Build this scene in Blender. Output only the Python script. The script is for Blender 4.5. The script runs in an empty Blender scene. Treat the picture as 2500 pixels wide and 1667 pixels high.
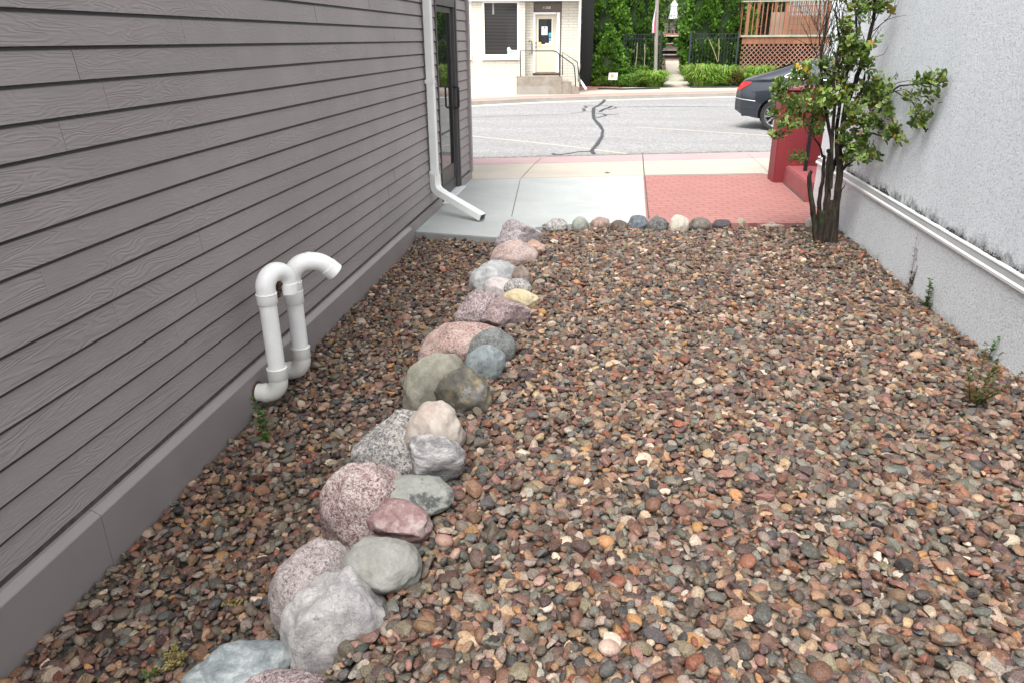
import bpy, bmesh, math, random
import numpy as np
from mathutils import Vector, noise
random.seed(7)
RNG = np.random.default_rng(11)
sc = bpy.context.scene
H = 2.05                      # eye height above the gravel
F, PIT, YAW, ROL = 1781.0, .3922, -.1377, -.0071
_cy, _sy = math.cos(YAW), math.sin(YAW)
CW = np.array([_sy*math.cos(PIT), _cy*math.cos(PIT), -math.sin(PIT)])
_r = np.array([_cy, -_sy, 0.0]); _u = np.cross(_r, CW)
CR = _r*math.cos(ROL)+_u*math.sin(ROL); CU = -_r*math.sin(ROL)+_u*math.cos(ROL)
# ------------------------------------------------------------------ camera
cd = bpy.data.cameras.new("camera"); cam = bpy.data.objects.new("camera", cd)
sc.collection.objects.link(cam); sc.camera = cam
cd.sensor_width = 36.0; cd.lens = 36.0*F/2500.0; cd.clip_end = 2000; cd.clip_start = .02
from mathutils import Matrix
cam.matrix_world = Matrix(((CR[0], CU[0], -CW[0], 0), (CR[1], CU[1], -CW[1], 0), (CR[2], CU[2], -CW[2], H), (0, 0, 0, 1)))
# ------------------------------------------------------------------ light
SUN_EL, SUN_AZ = math.radians(62), math.radians(197)     # azimuth clockwise from +Y
w = bpy.data.worlds.new("World"); sc.world = w; w.use_nodes = True
nt = w.node_tree; nt.nodes.clear()
sky = nt.nodes.new('ShaderNodeTexSky'); sky.sky_type = 'NISHITA'; sky.sun_disc = False
sky.sun_elevation = SUN_EL; sky.sun_rotation = SUN_AZ; sky.dust_density = 4.0; sky.air_density = 1.0; sky.ozone_density = 1.0
hs = nt.nodes.new('ShaderNodeHueSaturation'); hs.inputs['Saturation'].default_value = .14
bg = nt.nodes.new('ShaderNodeBackground'); bg.inputs['Strength'].default_value = .15
wo = nt.nodes.new('ShaderNodeOutputWorld')
nt.links.new(sky.outputs[0], hs.inputs['Color']); nt.links.new(hs.outputs[0], bg.inputs[0]); nt.links.new(bg.outputs[0], wo.inputs[0])
sl = bpy.data.lights.new("sun", 'SUN'); so = bpy.data.objects.new("sun", sl); sc.collection.objects.link(so)
sl.energy = 1.35; sl.angle = math.radians(28); sl.color = (1, .97, .93)
sd = Vector((math.sin(SUN_AZ)*math.cos(SUN_EL), math.cos(SUN_AZ)*math.cos(SUN_EL), math.sin(SUN_EL)))
so.rotation_euler = sd.to_track_quat('Z', 'Y').to_euler(); so.location = (0, 0, 30)
sc.view_settings.view_transform = 'Standard'; sc.view_settings.look = 'None'
sc.view_settings.exposure = 1.36; sc.view_settings.gamma = 1.0
sc.cycles.max_bounces = 6; sc.cycles.transparent_max_bounces = 4

# ------------------------------------------------------------------ surveying: photo pixel -> point on a known plane
def ray(x, y): return CW+(x-1250)/F*CR-(y-833.5)/F*CU
def onX(x, y, X): d = ray(x, y); p = d*(X/d[0]); return np.array([p[0], p[1], p[2]+H])
def onY(x, y, Y): d = ray(x, y); p = d*(Y/d[1]); return np.array([p[0], p[1], p[2]+H])
def onZ(x, y, Z): d = ray(x, y); p = d*((Z-H)/d[2]); return np.array([p[0], p[1], p[2]+H])
def onP(x, y, p0, n):
    d = ray(x, y); n = np.array(n, float); q = np.array(p0, float)-[0, 0, H]
    p = d*((q@n)/(d@n)); return np.array([p[0], p[1], p[2]+H])

# ------------------------------------------------------------------ mesh helpers
class MB:
    def __init__(s): s.v = []; s.f = []; s.m = []; s.c = []
    def add(s, vs, fs, m=0, col=None):
        b = len(s.v); s.v += [tuple(map(float, p)) for p in vs]; s.f += [tuple(b+i for i in f) for f in fs]; s.m += [m]*len(fs)
        s.c += [col or (1, 1, 1)]*len(vs); return s
    def box(s, a, b, m=0, col=None):
        (x0, y0, z0), (x1, y1, z1) = a, b
        x0, x1 = min(x0, x1), max(x0, x1); y0, y1 = min(y0, y1), max(y0, y1); z0, z1 = min(z0, z1), max(z0, z1)
        v = [(x0, y0, z0), (x1, y0, z0), (x1, y1, z0), (x0, y1, z0), (x0, y0, z1), (x1, y0, z1), (x1, y1, z1), (x0, y1, z1)]
        return s.add(v, [(0, 3, 2, 1), (4, 5, 6, 7), (0, 1, 5, 4), (1, 2, 6, 5), (2, 3, 7, 6), (3, 0, 4, 7)], m, col)
    def obox(s, p, ex, ey, ez, m=0, col=None):      # corner p and three edge vectors
        p = np.array(p, float); ex, ey, ez = map(lambda a: np.array(a, float), (ex, ey, ez))
        if np.dot(np.cross(ex, ey), ez) < 0: p = p+ey; ey = -ey
        v = [p, p+ex, p+ex+ey, p+ey, p+ez, p+ex+ez, p+ex+ey+ez, p+ey+ez]
        return s.add(v, [(0, 3, 2, 1), (4, 5, 6, 7), (0, 1, 5, 4), (1, 2, 6, 5), (2, 3, 7, 6), (3, 0, 4, 7)], m, col)
    def prism(s, poly, z0, z1, m=0):                # xy outline, counter-clockwise
        n = len(poly)
        v = [(x, y, z0) for x, y in poly]+[(x, y, z1) for x, y in poly]
        f = [tuple(range(n-1, -1, -1)), tuple(range(n, 2*n))]+[(i, (i+1) % n, n+(i+1) % n, n+i) for i in range(n)]
        return s.add(v, f, m)
    def tube(s, pts, rad, n=10, m=0, cap=True, col=None, flat=None):
        pts = [np.array(p, float) for p in pts]; k = len(pts)
        if not hasattr(rad, '__len__'): rad = [rad]*k
        up = None; vs = []
        for i, p in enumerate(pts):
            t = (pts[min(i+1, k-1)]-pts[max(i-1, 0)]); t /= np.linalg.norm(t)+1e-9
            if up is None:
                a = np.array([0, 0, 1.]) if abs(t[2]) < .9 else np.array([1., 0, 0])
                up = np.cross(t, a)
            up = up-t*(up@t); up /= np.linalg.norm(up)+1e-9
            sd_ = np.cross(t, up)
            for j in range(n):
                a = 2*math.pi*j/n
                vs.append(p+rad[i]*(math.cos(a)*up+math.sin(a)*sd_))
        fs = [(i*n+j, i*n+(j+1) % n, (i+1)*n+(j+1) % n, (i+1)*n+j) for i in range(k-1) for j in range(n)]
        if cap: fs += [tuple(range(n-1, -1, -1)), tuple(range((k-1)*n, k*n))]
        return s.add(vs, fs, m, col)
    def sweep(s, pts, prof, side, m=0):             # closed 2d profile (a,b) swept along pts; side = fixed sideways axis
        pts = [np.array(p, float) for p in pts]; k = len(pts); n = len(prof); sv = np.array(side, float); vs = []
        for i, p in enumerate(pts):
            t = (pts[min(i+1, k-1)]-pts[max(i-1, 0)]); t /= np.linalg.norm(t)
            nn = np.cross(sv, t); nn /= np.linalg.norm(nn)
            vs += [p+a*sv+b*nn for a, b in prof]
        fs = [(i*n+j, i*n+(j+1) % n, (i+1)*n+(j+1) % n, (i+1)*n+j) for i in range(k-1) for j in range(n)]
        fs += [tuple(range(n-1, -1, -1)), tuple(range((k-1)*n, k*n))]
        return s.add(vs, fs, m)
    def lathe(s, c, prof, n=20, axis=(0, 0, 1), m=0, col=None, cap=True):     # prof (r,h)
        c = np.array(c, float); ax = np.array(axis, float); ax /= np.linalg.norm(ax)
        a = np.array([1., 0, 0]) if abs(ax[0]) < .9 else np.array([0, 1., 0])
        u = np.cross(ax, a); u /= np.linalg.norm(u); v = np.cross(ax, u)
        vs = [c+ax*h+r*(math.cos(2*math.pi*j/n)*u+math.sin(2*math.pi*j/n)*v) for r, h in prof for j in range(n)]
        k = len(prof)
        fs = [(i*n+j, i*n+(j+1) % n, (i+1)*n+(j+1) % n, (i+1)*n+j) for i in range(k-1) for j in range(n)]
        if cap: fs += [tuple(range(n-1, -1, -1)), tuple(range((k-1)*n, k*n))]
        return s.add(vs, fs, m, col)

def wloc(o):
    p = Vector(o.location)
    while o.parent: o = o.parent; p += o.location
    return p
def obj(name, mb, mats, parent=None, smooth=False, col=False, bevel=0, fix=True):
    me = bpy.data.meshes.new(name)
    off = wloc(parent) if parent else Vector((0, 0, 0))
    vs = [(x-off.x, y-off.y, z-off.z) for x, y, z in mb.v]
    me.from_pydata(vs, [], mb.f)
    if not isinstance(mats, (list, tuple)): mats = [mats]
    for m_ in mats: me.materials.append(m_)
    if len(mats) > 1: me.polygons.foreach_set('material_index', mb.m)
    if col:
        at = me.attributes.new('col', 'FLOAT_COLOR', 'POINT')
        at.data.foreach_set('color', np.array([(c[0], c[1], c[2], 1) for c in mb.c], dtype=np.float32).ravel())
    if fix:
        bm = bmesh.new(); bm.from_mesh(me); bmesh.ops.recalc_face_normals(bm, faces=bm.faces)
        if bevel:
            es = [e for e in bm.edges if len(e.link_faces) == 2 and e.calc_face_angle(0) > .6]
            bmesh.ops.bevel(bm, geom=es, offset=bevel, segments=2, affect='EDGES', clamp_overlap=True)
        bm.to_mesh(me); bm.free()
    if smooth:
        me.polygons.foreach_set('use_smooth', [True]*len(me.polygons))
        try: me.set_sharp_from_angle(angle=math.radians(38 if smooth is True else smooth))
        except Exception: pass
    me.update()
    o = bpy.data.objects.new(name, me); sc.collection.objects.link(o)
    if parent: o.parent = parent
    return o
def tag(o, label=None, cat=None, group=None, kind=None):
    if label: o['label'] = label
    if cat: o['category'] = cat
    if group: o['group'] = group
    if kind: o['kind'] = kind
    return o
def thing(name, label, cat, loc=(0, 0, 0), group=None):
    o = bpy.data.objects.new(name, None); sc.collection.objects.link(o); o.location = tuple(map(float, loc)); o.empty_display_size = .1
    return tag(o, label, cat, group)
def npmesh(name, V, Fq, mats, cols=None, smooth=True, parent=None):
    """V (n,3) array, Fq (m,k) array of faces with equal corner count"""
    me = bpy.data.meshes.new(name); k = Fq.shape[1]
    if parent: V = V-np.array(wloc(parent))
    me.vertices.add(len(V)); me.vertices.foreach_set('co', np.ascontiguousarray(V, dtype=np.float32).ravel())
    me.loops.add(Fq.size); me.loops.foreach_set('vertex_index', np.ascontiguousarray(Fq, dtype=np.int32).ravel())
    me.polygons.add(len(Fq)); me.polygons.foreach_set('loop_start', np.arange(0, Fq.size, k, dtype=np.int32))
    me.polygons.foreach_set('use_smooth', np.full(len(Fq), bool(smooth)))
    me.materials.append(mats)
    me.update(calc_edges=True)
    if cols is not None:
        at = me.attributes.new('col', 'FLOAT_COLOR', 'POINT')
        c4 = np.ones((len(V), 4), dtype=np.float32); c4[:, :3] = cols; at.data.foreach_set('color', c4.ravel())
    o = bpy.data.objects.new(name, me); sc.collection.objects.link(o)
    if parent: o.parent = parent
    return o

# ------------------------------------------------------------------ materials
class NT:
    def __init__(s, name):
        s.mat = bpy.data.materials.new(name); s.mat.use_nodes = True; s.t = s.mat.node_tree; s.t.nodes.clear()
        s.out = s.n('ShaderNodeOutputMaterial'); s.b = s.n('ShaderNodeBsdfPrincipled'); s.l(s.b.outputs[0], s.out.inputs[0])
        s.co = s.n('ShaderNodeTexCoord').outputs['Object']
    def n(s, t, **k):
        x = s.t.nodes.new(t)
        for a, b in k.items(): setattr(x, a, b)
        return x
    def l(s, a, b): s.t.links.new(a, b)
    def put(s, i, v):
        if hasattr(v, 'links') or hasattr(v, 'is_linked'): s.l(v, i)
        else:
            if isinstance(v, (tuple, list)) and len(v) == 3 and i.type == 'RGBA': v = (*v, 1)
            i.default_value = v
    def map(s, v, sc_=(1, 1, 1), rot=(0, 0, 0), loc=(0, 0, 0)):
        x = s.n('ShaderNodeMapping'); s.put(x.inputs['Vector'], v); x.inputs['Scale'].default_value = sc_
        x.inputs['Rotation'].default_value = rot; x.inputs['Location'].default_value = loc; return x.outputs[0]
    def noise(s, scale, detail=3, rough=.55, vec=None, dist=0, out=0):
        x = s.n('ShaderNodeTexNoise'); s.put(x.inputs['Vector'], vec if vec is not None else s.co)
        x.inputs['Scale'].default_value = scale; x.inputs['Detail'].default_value = detail; x.inputs['Roughness'].default_value = rough
        x.inputs['Distortion'].default_value = dist; return x.outputs[out]
    def vor(s, scale, vec=None, feat='F1', out='Distance'):
        x = s.n('ShaderNodeTexVoronoi', feature=feat); s.put(x.inputs['Vector'], vec if vec is not None else s.co)
        x.inputs['Scale'].default_value = scale; return x.outputs[out]
    def ramp(s, f, stops):
        x = s.n('ShaderNodeValToRGB'); s.put(x.inputs[0], f); e = x.color_ramp.elements
        while len(e) < len(stops): e.new(.5)
        for i, (p, c) in enumerate(stops):
            e[i].position = p; e[i].color = (c, c, c, 1) if not hasattr(c, '__len__') else (*c[:3], 1)
        return x.outputs[0]
    def mix(s, f, a, b, mode='MIX'):
        x = s.n('ShaderNodeMix', data_type='RGBA', blend_type=mode); s.put(x.inputs[0], f); s.put(x.inputs[6], a); s.put(x.inputs[7], b); return x.outputs[2]
    def math(s, op, a, b=0.0, c=None):
        x = s.n('ShaderNodeMath', operation=op); s.put(x.inputs[0], a); s.put(x.inputs[1], b)
        if c is not None: s.put(x.inputs[2], c)
        return x.outputs[0]
    def attr(s, name='col'): return s.n('ShaderNodeAttribute', attribute_name=name).outputs['Color']
    def bump(s, h, strength=.5, dist=.01, normal=None):
        x = s.n('ShaderNodeBump'); s.put(x.inputs['Height'], h); x.inputs['Strength'].default_value = strength; x.inputs['Distance'].default_value = dist
        if normal is not None: s.l(normal, x.inputs['Normal'])
        return x.outputs[0]
    def fin(s, col, rough=.6, bump=None, spec=.5, metal=0, **kw):
        s.put(s.b.inputs['Base Color'], col); s.put(s.b.inputs['Roughness'], rough); s.b.inputs['Specular IOR Level'].default_value = spec
        s.b.inputs['Metallic'].default_value = metal
        if bump is not None: s.l(bump, s.b.inputs['Normal'])
        for k, v in kw.items(): s.put(s.b.inputs[k.replace('_', ' ')], v)
        return s.mat
    def sep(s, v=None):
        x = s.n('ShaderNodeSeparateXYZ'); s.put(x.inputs[0], v if v is not None else s.co); return x.outputs
    def comb(s, x, y, z):
        c = s.n('ShaderNodeCombineXYZ'); s.put(c.inputs[0], x); s.put(c.inputs[1], y); s.put(c.inputs[2], z); return c.outputs[0]

def plain(name, col, rough=.5, var=.12, nscale=6, spec=.5, metal=0, bump=0, bscale=80, **kw):
    t = NT(name); f = t.noise(nscale, 4); dk = tuple(c*(1-var) for c in col); lt = tuple(min(1, c*(1+var)) for c in col)
    c = t.mix(t.ramp(f, [(.3, 0), (.7, 1)]), dk, lt)
    b = t.bump(t.noise(bscale, 3), bump, .005) if bump else None
    return t.fin(c, rough, b, spec, metal, **kw)

def m_siding():
    t = NT('fibre_siding'); rnd = t.attr('col'); x, y, z = t.sep()
    rs = t.sep(rnd)
    v = t.comb(x, t.math('MULTIPLY', y, 1.5), t.math('ADD', t.math('MULTIPLY', z, 9.0), t.math('MULTIPLY', rs[0], 300.0)))
    n1 = t.noise(1.0, 2.5, .5, v, .3)
    rings = t.math('SINE', t.math('MULTIPLY', n1, 130.0))
    v2 = t.comb(x, t.math('MULTIPLY', y, 14.0), t.math('MULTIPLY', z, 160.0)); fine = t.noise(1.0, 3, .6, v2, .5)
    mask = t.ramp(t.noise(1.0, 1, .5, t.comb(x, t.math('MULTIPLY', y, .9), t.math('ADD', t.math('MULTIPLY', z, 4.0), t.math('MULTIPLY', rs[0], 80.0)))), [(.38, .12), (.6, 1)])
    h = t.math('ADD', t.math('MULTIPLY', t.math('MULTIPLY', rings, mask), .5), t.math('MULTIPLY', fine, 1.3))
    big = t.noise(1.3, 4, .6)
    c = t.mix(t.ramp(big, [(.35, 0), (.65, 1)]), (.278, .248, .242), (.326, .293, .287))
    c = t.mix(t.ramp(t.math('MULTIPLY', rings, mask), [(.0, .0), (1, .25)]), c, (.36, .33, .336))
    c = t.mix(.16, c, t.mix(rs[1], (.245, .222, .228), (.30, .273, .279)))
    c = t.mix(t.math('MULTIPLY', rs[2], .93), c, (.02, .018, .019))  # third channel: lap shadow painted into the board colour
    return t.fin(c, .55, t.bump(h, .55, .0030), .35)

def m_stucco(name, col, lo):
    t = NT(name); x, y, z = t.sep()
    n = t.noise(62, 4, .7, None, .5); n2 = t.noise(170, 3, .6)
    h = t.math('ADD', n, t.math('MULTIPLY', n2, .35))
    c = t.mix(t.ramp(n, [(.36, 0), (.5, 1)]), tuple(q*.64 for q in col), col)
    st = t.noise(1.0, 4, .6, t.comb(x, t.math('MULTIPLY', y, 3.5), t.math('MULTIPLY', z, .7)))
    c = t.mix(t.ramp(st, [(.40, .14), (.62, 0)]), c, tuple(q*.72 for q in col))
    # rain-splash grime on the foot of the wall, ragged upper edge
    if lo:
        edge = t.math('ADD', t.math('MULTIPLY', t.noise(5, 4, .7), .26), -.03)
        f = t.math('SUBTRACT', edge, t.math('SUBTRACT', z, .04))
        c = t.mix(t.ramp(f, [(0.0, 0), (.1, .75)]), c, (.26, .24, .19))
    else:
        edge = t.math('ADD', t.math('MULTIPLY', t.noise(9, 5, .75), .36), -.085)
        f = t.math('SUBTRACT', edge, t.math('SUBTRACT', z, .675))
        c = t.mix(t.ramp(f, [(0.0, 0), (.10, .9)]), c, (.07, .068, .06))
    return t.fin(c, .85, t.bump(h, 1.0, .016), .25)

def adj(cols, s=.95, m=.98): return tuple(tuple(min(.8, (sum(c)/3+(q-sum(c)/3)*s)*m) for q in c) for c in cols)
def m_speck(name, cols, scale=70, rough=.75, patch=2.0, bump=.5):
    """coarse crystalline rock: cols = dark, mid, light"""
    t = NT(name); cols = adj(cols)
    a = t.noise(scale, 2, .7, None, .8); b = t.noise(scale*2.3, 2, .6); p = t.noise(patch*4, 4, .6, None, 1.2)
    f = t.math('ADD', t.math('MULTIPLY', a, .72), t.math('MULTIPLY', b, .28))
    f = t.math('ADD', f, t.math('MULTIPLY', t.math('SUBTRACT', p, .5), .28))
    c = t.ramp(f, [(.37, cols[0]), (.42, cols[1]), (.47, cols[1]), (.57, tuple(q*.95 for q in cols[2]))])
    h = t.math('ADD', t.noise(18, 8, .75), t.math('MULTIPLY', a, .4))
    return t.fin(c, rough, t.bump(h, bump*1.7, .014), .3)
def m_smooth(name, cols, scale=5, rough=.7, vein=None, patchcol=None, strata=False, bump=.3):
    t = NT(name); cols = adj(cols, 1.1, .96)
    vec = t.map(t.co, (1.0, 1.0, 3.6), (0.5, .5, .4)) if strata else t.co
    a = t.noise(scale*2.6, 8, .74, vec, .45); b = t.noise(90, 3, .7)
    c = t.ramp(t.math('ADD', t.math('MULTIPLY', a, .8), t.math('MULTIPLY', b, .2)), [(.34, cols[0]), (.5, cols[1]), (.64, cols[2])])
    if vein:
        v = t.math('ABSOLUTE', t.math('SUBTRACT', t.noise(scale*1.3, 7, .7, vec, .3), .5))
        c = t.mix(t.ramp(v, [(.0, .6), (.012, 0)]), c, vein)
    if patchcol:
        c = t.mix(t.ramp(t.noise(7, 6, .7), [(.54, 0), (.60, .85)]), c, patchcol)
    h = t.math('ADD', t.noise(15, 8, .78, vec, .3), t.math('MULTIPLY', b, .15))
    return t.fin(c, rough, t.bump(h, bump*1.6, .02), .3)

def m_conc(name, col, sc_=1.0, stain=.12, pit=.25, warm=None):
    t = NT(name); a = t.noise(1.1*sc_, 6, .65, None, .8); b = t.noise(140, 2, .6)
    dk = tuple(c*(1-stain) for c in col)
    c = t.mix(t.ramp(a, [(.35, 0), (.65, 1)]), dk, col)
    c = t.mix(t.ramp(t.noise(9, 4, .7), [(.5, 0), (.72, .22)]), c, tuple(q*.7 for q in col))
    c = t.mix(t.ramp(b, [(.35, .14), (.55, 0)]), c, tuple(q*.6 for q in col))
    st = t.noise(2.2, 5, .7, t.map(t.co, (.5, 2.2, 1)), .6)
    c = t.mix(t.ramp(st, [(.55, 0), (.75, .35)]), c, warm or tuple(q*.72 for q in col))
    return t.fin(c, .8, t.bump(b, pit, .003), .3)
def m_road():
    t = NT('weathered_asphalt'); x, y, z = t.sep()
    ag = t.noise(55, 3, .8); big = t.noise(.55, 5, .6, t.map(t.co, (.45, 1.6, 1), (0, 0, .25)), .4); v = t.vor(85)
    ag = t.math('ADD', t.math('MULTIPLY', ag, .55), t.math('MULTIPLY', t.noise(15, 3, .8), .45))
    c = t.ramp(ag, [(.39, (.12, .12, .12)), (.49, (.245, .242, .24)), (.60, (.40, .392, .382))])
    c = t.mix(t.ramp(big, [(.34, .5), (.62, 0)]), c, (.19, .188, .19))
    # pale concrete gutter towards the far kerb, leaf grit in the near gutter
    d = t.math('SUBTRACT', y, t.math('ADD', t.math('MULTIPLY', x, .25), 13.5))
    g = t.math('SUBTRACT', t.math('MULTIPLY', t.noise(1.6, 5, .7, t.map(t.co, (.6, 1.2, 1))), 1.5), t.math('ADD', t.math('MULTIPLY', t.math('SUBTRACT', d, .95), 1.1), .45))
    c = t.mix(t.ramp(g, [(0, 0), (.25, .9)]), c, t.mix(t.ramp(t.noise(18, 4, .7), [(.4, 0), (.6, 1)]), (.06, .06, .058), (.26, .25, .22)))
    return t.fin(c, .85, t.bump(ag, .35, .006), .2)
def m_brick(name, c1, c2, mortar, sx, sy, wall=False, msize=.012, rough=.7, rot=0, squash=1.0, off=.5):
    t = NT(name); x, y, z = t.sep()
    vec = t.comb(x, z, 0) if wall else t.map(t.co, (1, 1, 1), (0, 0, rot))
    nz = t.noise(9, 3); vec2 = vec
    b = t.n('ShaderNodeTexBrick'); t.put(b.inputs['Vector'], vec2); b.offset = off
    b.inputs['Color1'].default_value = (*c1, 1); b.inputs['Color2'].default_value = (*c2, 1); b.inputs['Mortar'].default_value = (*mortar, 1)
    b.inputs['Scale'].default_value = 1; b.inputs['Brick Width'].default_value = sx; b.inputs['Row Height'].default_value = sy
    b.inputs['Mortar Size'].default_value = msize; b.inputs['Mortar Smooth'].default_value = .3
    big = t.noise(1.4, 5, .6)
    c = t.mix(t.ramp(big, [(.35, .3), (.65, 0)]), b.outputs['Color'], tuple(q*.72 for q in c1))
    c = t.mix(t.ramp(t.noise(60, 3, .7), [(.35, .2), (.6, 0)]), c, tuple(q*.6 for q in c1))
    h = t.math('SUBTRACT', t.math('MULTIPLY', t.noise(50, 3), .25), b.outputs['Fac'])
    return t.fin(c, rough, t.bump(h, .5, .006), .3)
def m_leaf(name, mul=1.0, rough=.5, trans=.25):
    t = NT(name); a = t.attr('col'); n = t.noise(9, 2)
    c = t.mix(t.ramp(n, [(.3, .25), (.6, 0)]), a, (.02, .035, .01))
    t.fin(c, rough, None, .4)
    tr = t.n('ShaderNodeBsdfTranslucent'); t.put(tr.inputs[0], t.mix(.5, a, (.12, .2, .02)))
    ms = t.n('ShaderNodeMixShader'); ms.inputs[0].default_value = trans
    t.l(t.b.outputs[0], ms.inputs[1]); t.l(tr.outputs[0], ms.inputs[2]); t.l(ms.outputs[0], t.out.inputs[0])
    return t.mat
def m_wood(name, c1, c2, rough=.7, axis='z', sc_=1.0):
    t = NT(name); v = {'z': (14, 14, .9), 'x': (.9, 14, 14), 'y': (14, .9, 14)}[axis]
    n = t.noise(1.6*sc_, 5, .6, t.map(t.co, v), .8); big = t.noise(1.2, 3)
    c = t.mix(t.ramp(n, [(.3, 0), (.7, 1)]), c1, c2); c = t.mix(t.ramp(big, [(.4, .35), (.6, 0)]), c, tuple(q*.6 for q in c1))
    return t.fin(c, rough, t.bump(n, .3, .004), .3)
def m_glass(name, col=(.012, .014, .015), ior=1.7):
    t = NT(name); return t.fin(col, .02, None, .5, 0, IOR=ior)
def m_bark():
    t = NT('bark'); n = t.noise(1.0, 5, .7, t.map(t.co, (30, 30, 5)), .8); g = t.noise(6, 4)
    c = t.ramp(n, [(.3, (.010, .008, .007)), (.5, (.026, .02, .016)), (.72, (.085, .062, .045))])
    c = t.mix(t.ramp(g, [(.55, 0), (.7, .6)]), c, (.06, .085, .03))
    return t.fin(c, .9, t.bump(n, 1.0, .012), .2)
def m_gravel():
    t = NT('river_gravel'); a = t.attr('col'); n = t.noise(170, 3, .7); s_ = t.noise(28, 4, .7)
    c = t.mix(t.ramp(n, [(.36, .7), (.5, 0)]), a, t.mix(.75, a, (.03, .025, .022), 'MULTIPLY'))
    c = t.mix(t.ramp(n, [(.56, 0), (.7, .3)]), c, (.40, .34, .27))
    c = t.mix(t.ramp(s_, [(.45, 0), (.65, .35)]), c, t.mix(1.0, a, (.62, .52, .45), 'MULTIPLY'))
    return t.fin(c, .62, t.bump(t.noise(60, 5, .7), .5, .004), .35)
MAT = dict(
 siding=m_siding(), trim=plain('painted_trim', (.275, .245, .243), .5, .06, 3, bump=.1, bscale=40), trimdk=plain('dark_trim', (.075, .068, .07), .5, .1),
 alu=plain('bronze_aluminium', (.045, .042, .043), .38, .1, 5, metal=.3), glass=m_glass('door_glass'), black=plain('black_metal', (.012, .014, .015), .4, .2),
 white=plain('white_enamel', (.80, .82, .80), .35, .06, 5), pvc=plain('white_pvc', (.87, .88, .87), .3, .05, 8), pvcg=plain('pvc_fitting', (.74, .745, .70), .32, .05, 7),
 mud=plain('mud_dauber_dirt', (.09, .06, .04), .9, .4, 40, bump=.8), vinyl=plain('grey_flashing', (.30, .31, .32), .35, .1, 4, metal=.2), whitelip=plain('white_flashing_lip', (.74, .75, .75), .35, .05),
 stucco=m_stucco('stucco_upper', (.80, .845, .885), False), stucco_lo=m_stucco('stucco_lower', (.77, .80, .83), True),
 slab=m_conc('patio_concrete', (.40, .42, .41), 1, .14, .2, (.34, .35, .325)), tan=m_conc('tan_concrete', (.425, .385, .325), 1, .13, .3, (.37, .31, .25)),
 pink=m_conc('pink_band', (.41, .29, .29), 1, .12), kerb=m_conc('kerb_concrete', (.34, .32, .285), 1.5, .2, .4), gut=m_conc('gutter_concrete', (.46, .44, .41), 1, .1),
 edge=m_conc('slab_edge', (.30, .31, .30), 2, .2), road=m_road(), tar=plain('tar_seal', (.035, .04, .045), .6, .25, 12),
 joint=plain('joint', (.07, .065, .06), .9), paver=m_brick('red_pavers', (.37, .17, .15), (.33, .145, .128), (.18, .08, .068), .24, .105, msize=.008, rot=math.radians(-14)),
 redband=m_conc('red_band', (.40, .25, .22), 1, .12), redp=plain('red_masonry_paint', (.20, .022, .028), .6, .1, 3, bump=.6, bscale=30), redtop=plain('red_paint_worn', (.30, .08, .085), .55, .12, 6, bump=.4, bscale=30),
 soil=plain('gravel_bed_soil', (.05, .04, .033), .95, .4, 20, bump=.8, bscale=60), gravel=m_gravel(), bark=m_bark(), leaf=m_leaf('shrub_leaf', trans=.22),
 conifer=m_leaf('conifer_spray', rough=.8, trans=.12), leaf2=m_leaf('garden_leaf', trans=.35), grass=plain('lawn', (.05, .09, .025), .9, .4, 3, bump=.6, bscale=30),
 cream=m_brick('painted_brick', (.68, .645, .55), (.64, .61, .52), (.38, .345, .28), .42, .098, True, .010, .6), creamp=plain('cream_paint', (.74, .71, .60), .6, .06, 2), creamw=plain('cream_trim', (.78, .76, .66), .55, .05, 2),
 door=plain('beige_door', (.60, .54, .42), .5, .05, 2), wht=plain('white_paint', (.80, .81, .80), .5, .04, 2), brown=plain('brown_board', (.13, .11, .09), .6, .1),
 blind=None, concold=m_conc('old_step_concrete', (.30, .265, .22), 3, .3, .5, (.42, .39, .35)), rail=plain('green_black_rail', (.03, .045, .043), .45, .15),
 mulch=plain('mulch', (.10, .065, .055), .95, .5, 25, bump=1, bscale=50), cedar=m_wood('cedar_stain', (.21, .085, .045), (.33, .155, .09)), cedarg=m_wood('weathered_cedar', (.27, .19, .14), (.36, .28, .21)),
 lath=m_wood('lattice_wood', (.30, .15, .10), (.44, .27, .20)), railg=m_wood('weathered_rail_cap', (.30, .31, .24), (.40, .40, .33), axis='x'), fence=plain('fence_iron', (.02, .027, .036), .45, .15), pole=m_wood('weathered_pole', (.25, .22, .20), (.38, .34, .31)),
 clap=plain('pale_clapboard', (.62, .70, .72), .5, .05), canvas=plain('white_canvas', (.80, .82, .84), .8, .06, 6), motif=plain('umbrella_print', (.12, .22, .24), .8), pinkp=plain('flower_pink', (.55, .2, .25), .7, .3),
 car=None, chrome=plain('chrome', (.75, .77, .78), .12, .03, metal=1), tyre=plain('tyre', (.02, .02, .021), .8, .2, bump=.3), rim=plain('alloy', (.55, .56, .57), .25, .05, metal=.85),
 red=plain('tail_lamp', (.50, .012, .02), .12, .15, 20), lampw=plain('lamp_clear', (.6, .25, .25), .1, .1), carglass=m_glass('car_glass', (.02, .022, .025), 1.6), plastic=plain('black_plastic', (.018, .018, .02), .5),
 paper=plain('paper', (.80, .80, .82), .7, .02), cyan=plain('cyan_ink', (.10, .45, .50), .6, .05), yellowp=plain('yellow_sticker', (.75, .6, .12), .6, .05), yline=None, mold=plain('black_mold', (.035, .035, .03), .95, .4),
 terr=m_conc('terrace_stone', (.42, .37, .32), 1, .15), terrd=plain('dark_recess', (.008, .009, .008), .9), brickred=plain('brick_red_boards', (.38, .16, .11), .7, .2, 5), bannerw=plain('banner_cloth', (.62, .60, .68), .8, .06), bannerr=plain('banner_print', (.5, .12, .16), .8, .1),
 )
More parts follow.
